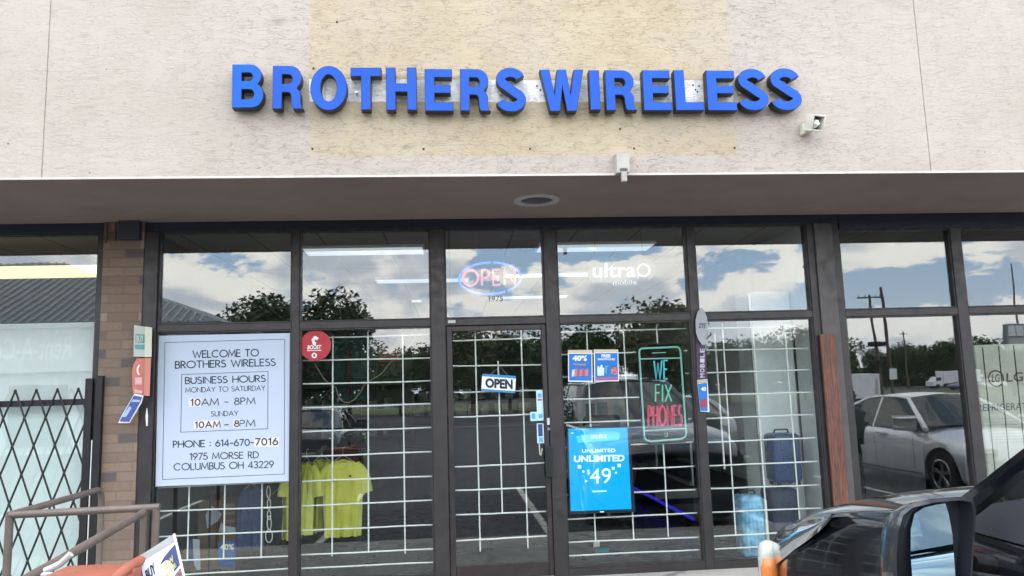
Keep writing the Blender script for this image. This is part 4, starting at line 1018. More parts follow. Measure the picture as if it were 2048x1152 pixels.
p6 = at(524, 972, 1.0); shirt('hanging_cloth', p6.x - .13, 1.15, p6.z, .20, p6.z - at(500, 1090, 1.15).z, 'paler blue cloth hanging behind the denim in the first window', mat('pale_denim', (.14, .19, .33), .85, 0, .15), None, 7, .3, 0, 'cloth', neck=False)
p7 = at(556, 985, .95); shirt('hanging_hoodie', p7.x, 1.0, p7.z, .26, p7.z - at(556, 1110, 1.).z, 'black hoodie hanging behind the pale chain in the first window', mat('black_fabric', (.022, .024, .028), .85, 0, .2, .3), None, 8, 0, .3, 'hoodie')
rl = MB(); rl.tube([(-2.2, .66, at(640, 905, .66).z + .02), (-.2, .66, at(640, 905, .66).z + .02)], .007, 10)
t = thing('clothes_rack', (-1.4, .66, 0), 'thin black clothes rack carrying the yellow shirts', 'clothes rack'); rl.build('rail', BLACK, t, smooth=True)
for x in (-2.2, -.2): MB().tube([(x, .66, .0), (x, .66, at(640, 905, .66).z + .02)], .009, 10).build('upright', BLACK, t, smooth=True)
MB().rbox(-2.25, -2.15, .45, .87, 0, .02, .004, 1).rbox(-.25, -.15, .45, .87, 0, .02, .004, 1).build('foot', BLACK, t)

# chain of pale links
t = thing('chain', at(535, 970, .30), 'chain of pale oval links hanging in the first window', 'chain')
cy = [(537, 984, 3.5, 12), (538, 1008, 3.0, 11), (538, 1030, 3.5, 9), (538.5, 1046, 4, 14), (538, 1072, 6.8, 13)]
for x, y, rx, ry in cy:
    MB().tube([at(x + rx * math.cos(a), y + ry * math.sin(a), .28) for a in [2 * math.pi * i / 18 for i in range(18)]], .0042, 6, closed=True).build('link', mat('cream_plastic', (.66, .66, .56), .5), t, smooth=True)
# window cable loops in window two
mb = MB(); mb.tube([at(x, y, .16) for x, y in ((629, 727), (648, 758), (661, 770), (672, 775), (676, 790), (686, 803), (697, 806), (709, 799), (722, 783), (729, 770), (736, 764), (764, 747), (776, 730), (803, 707), (822, 688), (832, 675))], .0028, 6)
tag(mb.build('cable', mat('tan_cable', (.30, .24, .20), .6), smooth=True), 'thin tan cable drooping across the grille of the second window', 'cable')

# cartons and papers low in the first window
t = thing('carton_stack', (-2.0, .9, 0), 'stack of brown cartons with loose white papers at the bottom of the first window', 'cartons')
a, b_ = at(365, 1062, .9), at(470, 1150, .9)
MB().rbox(a.x, b_.x, .9, 1.5, 0, at(420, 1100, .9).z, .006, 1).build('carton', CARD, t)
MB().rbox(a.x + .12, b_.x - .01, .95, 1.5, at(420, 1098, .9).z, at(440, 1000, .95).z, .006, 1).build('carton', mat('dark_cardboard', (.20, .13, .085), .8, 0, .15), t)
for i, z in enumerate((1008, 1016, 1024, 1032, 1040, 1047)):
    q0, q1 = at(447, z, .93), at(469, z + 5, .93); MB().box(q0.x, q1.x, .92, .945, q1.z, q0.z).build('box_row', mat('box_row_%s' % ('tan', 'rust')[i % 2], ((.34, .24, .13), (.28, .12, .06))[i % 2], .7), t)
def paper(label, pts, Y, mt, nm='paper_sheet', th=.002):
    o = px_quad(MB(), pts, Y, th).build(nm, mt); return tag(o, label, 'paper')
PW = mat('grey_white_paper', (.50, .56, .60), .6)
paper('pointed white paper leaning on the cartons in the first window', [(423, 1010), (444, 1028), (436, 1042), (414, 1057), (411, 1030)], .82, PW)
paper('long white paper standing at the left foot of the first window', [(385, 1078), (399, 1079), (401, 1139), (394, 1141), (388, 1128)], .5, PW)
paper('white paper lying over the cartons, beside the dark blue boxes', [(437, 1063), (443, 1043), (447, 1051), (471, 1055), (471, 1066)], .83, PW)
paper('narrow blue leaflet behind the long white paper in the first window', [(376, 1082), (384, 1080), (387, 1128), (375, 1130)], .55, mat('leaflet_deep_blue', (.04, .13, .26), .5))
t = thing('offer_poster', at(452, 1135, .45), 'dark blue 40% poster standing low in the first window behind the bars', 'poster')
px_quad(MB(), [(435, 1084), (471, 1082), (470, 1135), (437, 1133)], .45).build('sheet', mat('deep_offer_blue', (.012, .10, .30), .5, 0, .3, 0, 60, 14), t)
ptext(MB(), '40%', 440, 468, 1100, 1088, .446, 0, font='f', bold=.03).build('print', mat('cream_ink', (.85, .82, .62), .5), t)

# slatwall, teal and orange panels, deep shelves on the left
t = thing('display_wall', (-1.3, 4.2, 0), 'dark display wall with a teal panel and an orange panel deep inside the second window', 'display wall')
MB().box(-2.6, -.55, 4.3, 4.38, 0, 2.9).build('panel', mat('slatwall', (.05, .055, .055), .6, 0, .2), t)
a, b_ = at(665, 678, 4.2), at(738, 800, 4.2); MB().box(a.x, b_.x, 4.2, 4.29, b_.z, a.z).build('teal_panel', mat('teal_panel', (.015, .10, .105), .5), t)
a, b_ = at(692, 700, 4.15), at(702, 790, 4.15); MB().box(a.x, b_.x, 4.17, 4.195, b_.z, a.z).build('maroon_strip', mat('maroon_strip', (.10, .03, .035), .5), t)
a, b_ = at(757, 678, 4.2), at(806, 722, 4.2); MB().box(a.x, b_.x, 4.2, 4.29, b_.z, a.z).build('orange_panel', mat('orange_panel', (.42, .10, .025), .5, 0, .2), t)
for z in (1.0, 1.35, 1.7):
    MB().box(-2.55, -.6, 3.95, 4.3, z, z + .02).build('shelf', DK2, t)
rnd = random.Random(3)
mb = MB()
for z in (1.02, 1.37):
    x = -2.4
    while x < -.8:
        h = rnd.uniform(.06, .16); ww = rnd.uniform(.05, .12); mb.box(x, x + ww, 4.0, 4.1, z, z + h); x += ww + rnd.uniform(.02, .15)
mb.build('small_boxes', mat('small_boxes', (.16, .15, .14), .6, 0, .6, 0, 60, 8), t)
# rear counter with pale boxes, seen through the door
t = thing('rear_counter', (.6, 5.6, 0), 'dark counter with rows of pale small boxes behind the glass door', 'counter')
MB().rbox(-1.0, 1.5, 5.5, 6.1, 0, 1.02, .01, 1).build('counter_body', mat('counter_grey', (.07, .08, .095), .5, 0, .1), t)
MB().rbox(-1.05, 1.55, 5.45, 6.15, 1.02, 1.06, .008, 1).build('counter_top', mat('counter_top', (.20, .20, .19), .4), t)
mb = MB()
for z in (1.20, 1.45):
    x = -.95
    while x < 1.3:
        ww = rnd.uniform(.10, .2); mb.box(x, x + ww, 6.5, 6.6, z, z + rnd.uniform(.14, .2)); x += ww + rnd.uniform(.02, .12)
mb.build('boxes', mat('pale_boxes', (.36, .35, .31), .6, 0, .5, 0, 60, 5), t)
for z in (1.17, 1.42): MB().box(-1.0, 1.45, 6.45, 6.7, z, z + .02).build('shelf', DK2, t)

t = thing('pale_cabinet', (1.9, 3.6, 0), 'pale low cabinet deep inside behind the blue screen', 'cabinet')
a, b_ = at(1155, 800, 3.2), at(1252, 846, 3.2); MB().rbox(a.x, b_.x, 3.2, 3.6, .9, a.z, .01, 1).build('cabinet_body', mat('pale_laminate', (.50, .50, .44), .6, 0, .1), t)
MB().rbox(a.x - .05, b_.x + .05, 3.15, 3.65, 0, .9, .01, 1).build('cabinet_base', DK2, t)
MB().box(a.x + .10, a.x + .22, 3.19, 3.2, a.z - .24, a.z - .05).build('picture', mat('dark_picture', (.06, .06, .06), .5), t)
MB().box(a.x + .25, a.x + .38, 3.19, 3.2, .95, a.z - .04).build('green_door', mat('dull_green', (.12, .22, .20), .5), t)
# counter on the right with blue light line, tall white cabinet, suitcases
t = thing('showcase', (2.9, 3.4, 0), 'low dark showcase with a blue light line along its foot inside the shop', 'showcase')
MB().rbox(2.55, 3.30, 1.6, 6.0, .12, .50, .01, 1).build('showcase_base', mat('dark_laminate', (.03, .03, .036), .4), t)
MB().rbox(2.56, 3.30, 1.62, 5.98, .96, .99, .006, 1).build('showcase_top', mat('grey_top', (.20, .21, .21), .3), t)
MB().box(2.57, 2.576, 1.64, 5.96, .50, .96).build('glass_front', CLEAR, t)
for y in (1.63, 3.1, 4.5, 5.96): MB().box(2.56, 2.58, y - .01, y + .01, .5, .96).build('corner_post', STEEL, t)
MB().box(2.60, 3.28, 1.66, 5.94, .72, .73).build('shelf', CLEAR, t)
MB().box(2.535, 2.549, 1.6, 6.0, .14, .17).build('light_line', mat('blue_led', (.02, .02, .4), .5, emit=(.05, .04, 1), est=.55), t)
MB().box(2.53, 2.54, 1.6, 6.0, .50, .54).build('trim', STEEL, t)
t = thing('white_cabinet', (3.0, 1.7, 0), 'tall plain white cabinet standing behind the suitcases', 'cabinet')
a = at(1502, 600, .62); b_ = at(1578, 582, .62)
MB().rbox(a.x, b_.x, .62, 1.05, 0, b_.z, .008, 1).build('cabinet_body', mat('cabinet_white', (.84, .90, .90), .5, 0, .05), t)
MB().box(a.x - .03, a.x - .004, 0.61, 0.63, 0, b_.z - .02).build('edge_trim', STEEL, t)
MB().box(b_.x + .01, b_.x + .03, 0.61, 0.63, .8, 2.0).build('dark_gap', BLACK, t)
# thick white pole
mb = MB(); mb.tube([at(1429, 668, .25), at(1449, 938, .25)], .009, 10); tag(mb.build('display_pole', WHITE, smooth=True), 'thick white pole standing just right of the plum banner, behind the bars', 'pole')

def suitcase(x0, x1, y0, y1, z0, z1, body, label, handle=True, gloss=.3, group='suitcases behind the last window'):
    t = thing('suitcase', ((x0 + x1) / 2, (y0 + y1) / 2, z0), label, 'suitcase', group)
    MB().rbox(x0, x1, y0, y1, z0 + .03, z1, .045, 4).build('shell', body, t, smooth=True)
    n = 5; mb = MB()
    for i in range(n):
        xc = x0 + (x1 - x0) * (i + 1) / (n + 1); mb.rbox(xc - .012, xc + .012, y0 - .006, y0 + .01, z0 + .09, z1 - .07, .005, 2)
    mb.build('rib', body, t, smooth=True)
    mb = MB()
    for xx in (x0 + .04, x1 - .04):
        for yy in (y0 + .04, y1 - .04): mb.cyl((xx - .012, yy, z0 + .02), (xx + .012, yy, z0 + .02), .022, 12)
    mb.build('wheel', BLACK, t, smooth=True)
    if handle:
        xc = (x0 + x1) / 2; MB().tube([(xc - .07, (y0 + y1) / 2, z1), (xc - .06, (y0 + y1) / 2, z1 + .03), (xc + .06, (y0 + y1) / 2, z1 + .03), (xc + .07, (y0 + y1) / 2, z1)], .009, 8).build('handle', BLACK, t, smooth=True)
    MB().rbox((x0 + x1) / 2 - .05, (x0 + x1) / 2 + .03, y0 - .009, y0 - .004, z1 - .22, z1 - .10, .002, 1).build('badge_plate', body, t)
    return t
a, b_ = at(1546, 868, .32), at(1610, 972, .32)
suitcase(a.x, b_.x + .0, .32, .58, b_.z, a.z, mat('blue_shell', (.012, .055, .17), .35, 0, .12, coat=.3), 'glossy dark blue suitcase, upper one of the two stacked cases')
c_, d_ = at(1542, 980, .31), at(1608, 1085, .31)
suitcase(c_.x, d_.x, .31, .60, .0, c_.z, mat('navy_shell', (.022, .032, .075), .5, 0, .1), 'matt navy suitcase under the glossy blue one', False)
a, b_ = at(1482, 992, .20), at(1536, 1118, .20)
t = suitcase(a.x, b_.x, .19, .44, .0, a.z, mat('light_blue_wrap', (.20, .48, .72), .25, 0, .45, .6, 14, 9, coat=.5), 'light blue suitcase in shiny plastic wrap in front of the dark ones')
MB().rbox(b_.x + .004, b_.x + .035, .21, .46, .02, a.z - .04, .012, 3).build('side_shell', mat('pale_shell', (.55, .62, .58), .5), t, smooth=True)

# dark gaming chair and small things behind the blue screen
t = thing('office_chair', (1.75, 2.4, 0), 'dark office chair behind the blue screen', 'chair')
CHB = mat('chair_black', (.02, .021, .025), .5, 0, .2)
MB().rbox(1.55, 2.0, 2.45, 2.58, .62, 1.25, .06, 4).build('backrest', CHB, t, smooth=True)
MB().rbox(1.52, 2.03, 2.05, 2.55, .46, .56, .04, 3).build('seat', CHB, t, smooth=True)
MB().cyl((1.77, 2.3, .08), (1.77, 2.3, .46), .03, 12).build('column', CHROME, t)
for i in range(5):
    a = i * 2 * math.pi / 5; e = Vector((1.77 + .3 * math.cos(a), 2.3 + .3 * math.sin(a), .05)); MB().tube([(1.77, 2.3, .09), e], .02, 8).cyl(e + Vector((0, -.02, -.02)), e + Vector((0, .02, -.02)), .028, 10).build('leg', CHB, t, smooth=True)
for s in (-1, 1): MB().tube([(1.775 + s * .26, 2.5, .62), (1.775 + s * .28, 2.3, .68), (1.775 + s * .28, 2.1, .68), (1.775 + s * .26, 2.12, .5)], .016, 8).build('armrest', CHB, t, smooth=True)
a = at(1190, 1062, .9); t = thing('floor_box', (a.x, .9, 0), 'small turquoise and white packet lying on the shop floor below the blue screen', 'packet')
MB().rbox(a.x, a.x + .13, .9, 1.0, 0, .035, .004, 1).build('packet', mat('turquoise', (.02, .26, .30), .5), t)
MB().rbox(a.x + .01, a.x + .07, 1.05, 1.1, 0, .07, .004, 1).build('white_part', WHITE, t)

# left shop interior bits
t = thing('sofa', (-5.3, 3.6, 0), 'grey sofa inside the left hand shop', 'sofa')
GS = mat('grey_sofa', (.2, .2, .2), .9, 0, .1)
MB().rbox(-6.2, -4.4, 3.2, 4.0, .1, .45, .06, 3).build('seat', GS, t, smooth=True); MB().rbox(-6.2, -4.4, 3.85, 4.1, .45, .95, .06, 3).build('backrest', GS, t, smooth=True)
# refrigerator carton and dark things in the right hand shop
YB = .42
LG_ = mat('pale_carton', (.52, .53, .45), .7, 0, .06)
t = thing('appliance_carton', at(2060, 1000, YB), 'tall pale flattened refrigerator carton with dark print behind the far right glass', 'carton')
a = at(1948, 690, YB); 
MB().rbox(a.x, a.x + 1.0, YB, YB + .06, 0, a.z, .008, 1).build('carton', LG_, t)
Z = YB - .003
mb = MB()
cc = at(1992, 757, Z); mb.tube([cc + Vector((.075 * math.cos(a_), 0, .075 * math.sin(a_))) for a_ in [2 * math.pi * i / 26 for i in range(26)]], .008, 6, flat=((0, -1, 0), .001), closed=True)
fit_text(mb, 'LG', at(1984, 765, Z), at(1999, 764, Z), at(1984, 749, Z), bold=.01); fit_text(mb, 'LG', at(2013, 764, Z), at(2046, 762, Z), at(2013, 746, Z), bold=.01)
fit_text(mb, 'REFRIGERATOR', at(1955, 823, Z), at(2080, 818, Z), at(1955, 809, Z), bold=.0)
mb.build('print', mat('carton_ink', (.07, .07, .06), .6), t)
mb = MB()
for i in range(9): 
    q = at(1974, 838 + i * 6, Z); mb.box(a.x + .04, a.x + .95, Z, Z + .0015, q.z - .003, q.z)
mb.build('fine_print', mat('fine_print', (.30, .30, .27), .6), t)
t = thing('window_grille', at(2010, 1000, .2), 'thin black upright bars in front of the refrigerator carton', 'security grille')
for x, y0, x2 in ((1965, 695, 1992), (1997, 692, 2022), (2027, 690, 2056), (2060, 688, 2092)):
    MB().tube([at(x, y0, .2), at(x2, 960, .2)], .0055, 6).build('upright', BLACK, t)
t = thing('stock_boxes', (5.0, 2.4, 0), 'dark grey stacked stock boxes in the right hand shop', 'boxes')
for i, (x, y, z, s) in enumerate(((4.2, 2.4, 0, .7), (5.0, 2.6, 0, .8), (4.4, 2.6, .7, .5), (6.6, 3, 0, .9), (8.2, 2.5, 0, .8))):
    MB().rbox(x, x + s, y, y + s, z, z + s, .01, 1).build('box', mat('dull_box', (.06, .06, .065), .7, 0, .2), t)

# ================================================================== CARS
def subsurf_cut(mb, name, mt, parent, cutters, levels=1, smooth=32):
    """smooth the body shell and cut the wheel arches out of it"""
    tmp = mb.build(name, mt, parent, local=True)
    tmp.parent = None
    md = tmp.modifiers.new('s', 'SUBSURF'); md.levels = levels; md.render_levels = levels
    cs = []
    for c in cutters:
        co = c.build('cut', mt, None, local=True); cs.append(co)
        bo = tmp.modifiers.new('b', 'BOOLEAN'); bo.object = co; bo.operation = 'DIFFERENCE'; bo.solver = 'EXACT'
    dg = bpy.context.evaluated_depsgraph_get(); dg.update()
    me = bpy.data.meshes.new_from_object(tmp.evaluated_get(dg))
    bpy.data.objects.remove(tmp)
    for c in cs: bpy.data.objects.remove(c)
    me.polygons.foreach_set('use_smooth', [True] * len(me.polygons)); me.set_sharp_from_angle(angle=R(smooth))
    me.materials.clear(); me.materials.append(mt)
    o = bpy.data.objects.new(name, me); C.objects.link(o); o.parent = parent; return o

def car(loc, rz, label, paint, Lc, Wc, st, wheel_y, wr, gh, glass, group=None, details=True, name='parked_car', rim=None, cat='car'):
    """local frame: nose at y=0 pointing to +y, tail at y=-Lc, ground z=0.
    st: (y, half width, z low, z belt, z centre); gh: greenhouse dict"""
    t = thing(name, loc, label, cat, group, (0, 0, rz))
    mb = MB(); nsec = None
    for (y, w_, zl, zbelt, zc) in st:
        sec = [(0, zl), (w_ * .80, zl), (w_ * .965, zl + .05), (w_, zl + (zbelt - zl) * .42), (w_ * .995, zl + (zbelt - zl) * .72), (w_ * .955, zbelt - .025), (w_ * .90, zbelt + .008), (w_ * .55, zc - .012), (0, zc)]
        full = [(-x, z) for x, z in reversed(sec[1:-1])]
        ring = [(x, y, z) for x, z in sec] + [(-x, y, z) for x, z in reversed(sec[1:-1])]
        nsec = len(ring); mb.v += [Vector(p) for p in ring]
    for i in range(len(st) - 1):
        for j in range(nsec):
            mb.f.append((i * nsec + j, i * nsec + (j + 1) % nsec, (i + 1) * nsec + (j + 1) % nsec, (i + 1) * nsec + j)); mb.mi.append(0)
    mb.f.append(tuple(range(nsec))); mb.f.append(tuple((len(st) - 1) * nsec + j for j in reversed(range(nsec)))); mb.mi += [0, 0]
    W2 = Wc / 2
    cut = []
    for wy in wheel_y:
        for s in (-1, 1): cut.append(MB().cyl((s * (W2 - .24), wy, wr), (s * (W2 + .2), wy, wr), wr + .055, 28))
    subsurf_cut(mb, 'body', paint, t, cut, 2)
    # wheels
    TY = mat('tyre_rubber', (.018, .018, .018), .8); RM = rim or mat('alloy_rim', (.42, .43, .44), .3, .8)
    for wy in wheel_y:
        for s in (-1, 1):
            xo, xi = s * (W2 - .015), s * (W2 - .225); xm = s * (W2 - .02)
            wh = MB(); n = 28
            prof = [(xo, wr * .66), (xo + s * .004, wr * .72), (xo, wr * .93), (xo - s * .03, wr), (xi + s * .03, wr), (xi, wr * .93), (xi, wr * .5)]
            for i in range(n):
                a0, a1 = 2 * math.pi * i / n, 2 * math.pi * (i + 1) / n
                for (x0, r0), (x1, r1) in zip(prof, prof[1:]):
                    wh.add([(x0, wy + r0 * math.cos(a0), wr + r0 * math.sin(a0)), (x1, wy + r1 * math.cos(a0), wr + r1 * math.sin(a0)), (x1, wy + r1 * math.cos(a1), wr + r1 * math.sin(a1)), (x0, wy + r0 * math.cos(a1), wr + r0 * math.sin(a1))], [(0, 1, 2, 3)])
            wo_ = wh.build('wheel', TY, t, smooth=50, local=True)
            rb = MB(); rb.tube([(xm, wy + wr * .63 * math.cos(a), wr + wr * .63 * math.sin(a)) for a in [2 * math.pi * i / 28 for i in range(28)]], .016, 6, closed=True)
            rb.cyl((xm - s * .05, wy, wr), (xm - s * .005, wy, wr), wr * .17, 14)
            for k_ in range(5):
                a = 2 * math.pi * k_ / 5 + .3
                for da in (-.13, .13):
                    rb.tube([(xm - s * .02, wy + wr * .12 * math.cos(a), wr + wr * .12 * math.sin(a)), (xm - s * .012, wy + wr * .62 * math.cos(a + da), wr + wr * .62 * math.sin(a + da))], .014, 6)
            rb.build('rim', RM, wo_, smooth=True, local=True)
            MB().cyl((xm - s * .06, wy, wr), (xm - s * .055, wy, wr), wr * .62, 24).build('hub_back', mat('brake_dark', (.03, .03, .03), .6), wo_, local=True)
    # greenhouse
    b0, b1, bz0, bz1, bw = gh['base']        # windscreen foot y, rear glass foot y, their z, half width
    r0, r1, rz_, rw = gh['roof']             # roof front y, rear y, z, half width
    zb = gh['belt']
    fl = {s: [Vector((s * bw * .96, b0, bz0)), Vector((s * bw, b0 - .25, zb)), Vector((s * bw, (b0 + b1) / 2, zb + .01)), Vector((s * bw * .97, b1 + .25, zb + .03)), Vector((s * bw * .90, b1, bz1))] for s in (-1, 1)}
    rf = {s: [Vector((s * rw * .90, r0, rz_ - .03)), Vector((s * rw, r0 - .22, rz_ - .012)), Vector((s * rw, (r0 + r1) / 2, rz_)), Vector((s * rw * .98, r1 + .2, rz_ - .02)), Vector((s * rw * .90, r1, rz_ - .05))] for s in (-1, 1)}
    rp = MB(); nx = 8
    yy = [0, 1, 2, 3, 4]
    for i in yy:
        for j in range(nx + 1):
            k_ = j / nx; p_ = lerp(rf[-1][i], rf[1][i], k_); p_.z += .055 * (1 - (2 * k_ - 1) ** 2); p_.y += (.05 if i == 0 else (-.04 if i == 4 else 0)) * (1 - (2 * k_ - 1) ** 2); rp.v.append(p_)
    for i in range(4):
        for j in range(nx):
            a = i * (nx + 1) + j; rp.f.append((a, a + 1, a + nx + 2, a + nx + 1)); rp.mi.append(0)
    top = rp.v[:]; nt = len(top)
    rp.v += [v - Vector((0, 0, .03)) for v in top]; rp.f += [tuple(q + nt for q in reversed(f)) for f in rp.f[:]]; rp.mi = [0] * len(rp.f)
    def edge(a, b): rp.f.append((a, b, b + nt, a + nt)); rp.mi.append(0)
    for j in range(nx): edge(j, j + 1); edge(4 * (nx + 1) + j, 4 * (nx + 1) + j + 1)
    for i in range(4): edge(i * (nx + 1), (i + 1) * (nx + 1)); edge(i * (nx + 1) + nx, (i + 1) * (nx + 1) + nx)
    rp.build('roof', paint, t, smooth=True, local=True)
    for s in (-1, 1):
        pb = MB(); F_, Rf = fl[s], rf[s]
        pb.tube([F_[0] - Vector((0, 0, .04)), lerp(F_[0], Rf[0], .5) + Vector((s * .012, .012, .01)), Rf[0]], .03, 8, radii=[.045, .032, .03])
        pb.tube([F_[4] - Vector((0, 0, .04)), lerp(F_[4], Rf[4], .5) + Vector((s * .01, -.02, .02)), Rf[4]], .05, 8, radii=[.07, .06, .045])
        pb.tube([p_ for p_ in Rf], .022, 8)
        pb.tube([lerp(F_[2], F_[2], 0) - Vector((0, 0, .02)), Rf[2]], .028, 8, flat=((s, 0, .2), .012))
        if gh.get('dpil'): pb.tube([F_[3] - Vector((0, 0, .02)), Rf[3]], .045, 8, flat=((s, 0, .2), .015))
        pb.build('pillars', paint, t, smooth=True, local=True)
    # glass
    ws = MB()
    def patch(m_, a, b, c, d, bulge, n=6):
        base = len(m_.v); nn = (b - a).cross(d - a).normalized()
        for i in range(n + 1):
            for j in range(n + 1):
                u, v = i / n, j / n; p_ = lerp(lerp(a, b, u), lerp(d, c, u), v); m_.v.append(p_ + bulge * (1 - (2 * u - 1) ** 2))
        for i in range(n):
            for j in range(n):
                q_ = base + i * (n + 1) + j; m_.f.append((q_, q_ + 1, q_ + n + 2, q_ + n + 1)); m_.mi.append(0)
    patch(ws, fl[-1][0], fl[1][0], rf[1][0], rf[-1][0], Vector((0, .07, .03))); ws.build('windscreen', glass, t, smooth=80, local=True, fix=False)
    rw_ = MB(); patch(rw_, fl[1][4], fl[-1][4], rf[-1][4], rf[1][4], Vector((0, -.05, .02))); rw_.build('rear_window', glass, t, smooth=80, local=True, fix=False)
    for s in (-1, 1):
        for i0, i1 in ((0, 2), (2, 4)):
            g_ = MB(); F_, Rf = fl[s], rf[s]; mid = (i0 + i1) // 2
            for p_, q_, r_, u_ in ((F_[i0], F_[mid], Rf[mid], Rf[i0]), (F_[mid], F_[i1], Rf[i1], Rf[mid])):
                g_.add([p_, q_, r_, u_], [(0, 1, 2, 3)])
            g_.build('side_window', glass, t, smooth=80, local=True)
    # interior: seats and dark floor
    IN = mat('car_interior', (.03, .03, .032), .8)
    zi = zb - .30; mb = MB()
    for s in (-1, 1):
        mb.rbox(s * .18, s * .66, b0 - 1.25, b0 - 1.1, zi - .1, zb + .18, .05, 3); mb.rbox(s * .30, s * .54, b0 - 1.22, b0 - 1.12, zb + .16, zb + .34, .04, 3)
    mb.rbox(-.62, .62, b0 - 2.05, b0 - 1.9, zi - .1, zb + .14, .05, 3)
    mb.build('seats', IN, t, smooth=True, local=True)
    MB().box(-bw * .9, bw * .9, b0 - .35, b0 - .1, zb - .15, zb - .02).build('dashboard', IN, t, local=True)
    MB().box(-bw * .93, bw * .93, b1 + .1, b0 - .2, .32, .36).build('cabin_floor', IN, t, local=True)
    return t

PSV = mat('silver_car_paint', (.82, .82, .81), .28, .45, 0, coat=.8)
sed_st = [(0.0, .50, .30, .52, .56), (-.06, .70, .24, .60, .66), (-.25, .84, .20, .68, .77), (-.6, .91, .18, .78, .88), (-1.1, .925, .18, .87, .965), (-1.45, .925, .18, .91, 1.0), (-1.8, .925, .18, .93, .96), (-2.6, .925, .18, .95, .95), (-3.5, .925, .18, .97, .97), (-4.0, .90, .19, .98, 1.04), (-4.45, .86, .22, .97, 1.06), (-4.68, .78, .30, .90, .98), (-4.76, .62, .36, .80, .86)]
gh = dict(base=(-1.35, -4.15, .985, 1.04, .845), roof=(-2.15, -3.35, 1.44, .62), belt=.955)
SED = car((7.93, -3.15, PAVE), 0, 'silver sedan parked nose in towards the shops, seen mirrored in the right window', PSV, 4.76, 1.85, sed_st, (-.92, -3.72), .335, gh, glass_mat('tinted_car_glass', .06, (.05, .07, .085)), 'cars parked in the lot')
def car_bits(t, s_mirror_paint, W2, yb, zb, nose, lampc=True):
    for s in (-1, 1):
        MB().rbox(s * (W2 - .04), s * (W2 + .17), yb - .16, yb - .03, zb + .03, zb + .17, .045, 4).build('wing_mirror', s_mirror_paint, t, smooth=True, local=True)
        MB().rbox(s * (W2 - .30), s * (W2 - .08), nose - .34, nose - .12, .58, .70, .04, 3).build('headlight', mat('headlight_lens', (.55, .58, .60), .1, .2, coat=1), t, smooth=True, local=True)
        for y in (yb - .9, yb - 1.9): MB().rbox(s * (W2 - .02), s * (W2 + .018), y - .09, y + .09, zb - .12, zb - .09, .008, 2).build('door_handle', CHROME, t, smooth=True, local=True)
    MB().rbox(-.42, .42, nose - .10, nose + .0, .32, .50, .03, 3).build('grille', BLACK, t, smooth=True, local=True)
car_bits(SED, PSV, .925, -1.5, .955, -.02)
# panel gaps on the sedan's sides
mb = MB()
for s in (-1, 1):
    for y in (-1.52, -2.6, -3.55): mb.box(s * .9255, s * .9285, y - .004, y + .004, .36, .90)
    mb.box(s * .925, s * .931, -3.3, -1.35, .30, .32)
mb.build('door_seams', BLACK, SED, local=True)

BLK = mat('black_car_paint', (.006, .007, .010), .12, .0, 0, coat=1.0, spec=.6)
suv_st = [(0.0, .74, .42, .78, .84), (-.05, .86, .36, .86, .93), (-.18, .925, .30, .96, 1.06), (-.5, .950, .26, 1.075, 1.165), (-.95, .955, .25, 1.155, 1.245), (-1.4, .955, .25, 1.20, 1.285), (-1.75, .955, .25, 1.225, 1.295), (-2.1, .955, .25, 1.21, 1.22), (-3.0, .955, .25, 1.22, 1.22), (-4.2, .95, .25, 1.24, 1.24), (-4.65, .93, .28, 1.24, 1.27), (-4.85, .88, .36, 1.15, 1.2), (-4.9, .78, .42, 1.0, 1.05)]
ghs = dict(base=(-1.62, -4.75, 1.25, 1.22, .89), roof=(-2.45, -4.35, 1.80, .70), belt=1.215, dpil=True)
SX, SYY = 2.625, -2.38
SUV = car((SX, SYY, PAVE), 0, 'glossy black SUV in the right foreground with its nose towards the shop', BLK, 4.9, 1.91, suv_st, (-.98, -3.85), .37, ghs, glass_mat('suv_glass', .09, (.25, .28, .28)), 'cars parked in the lot')
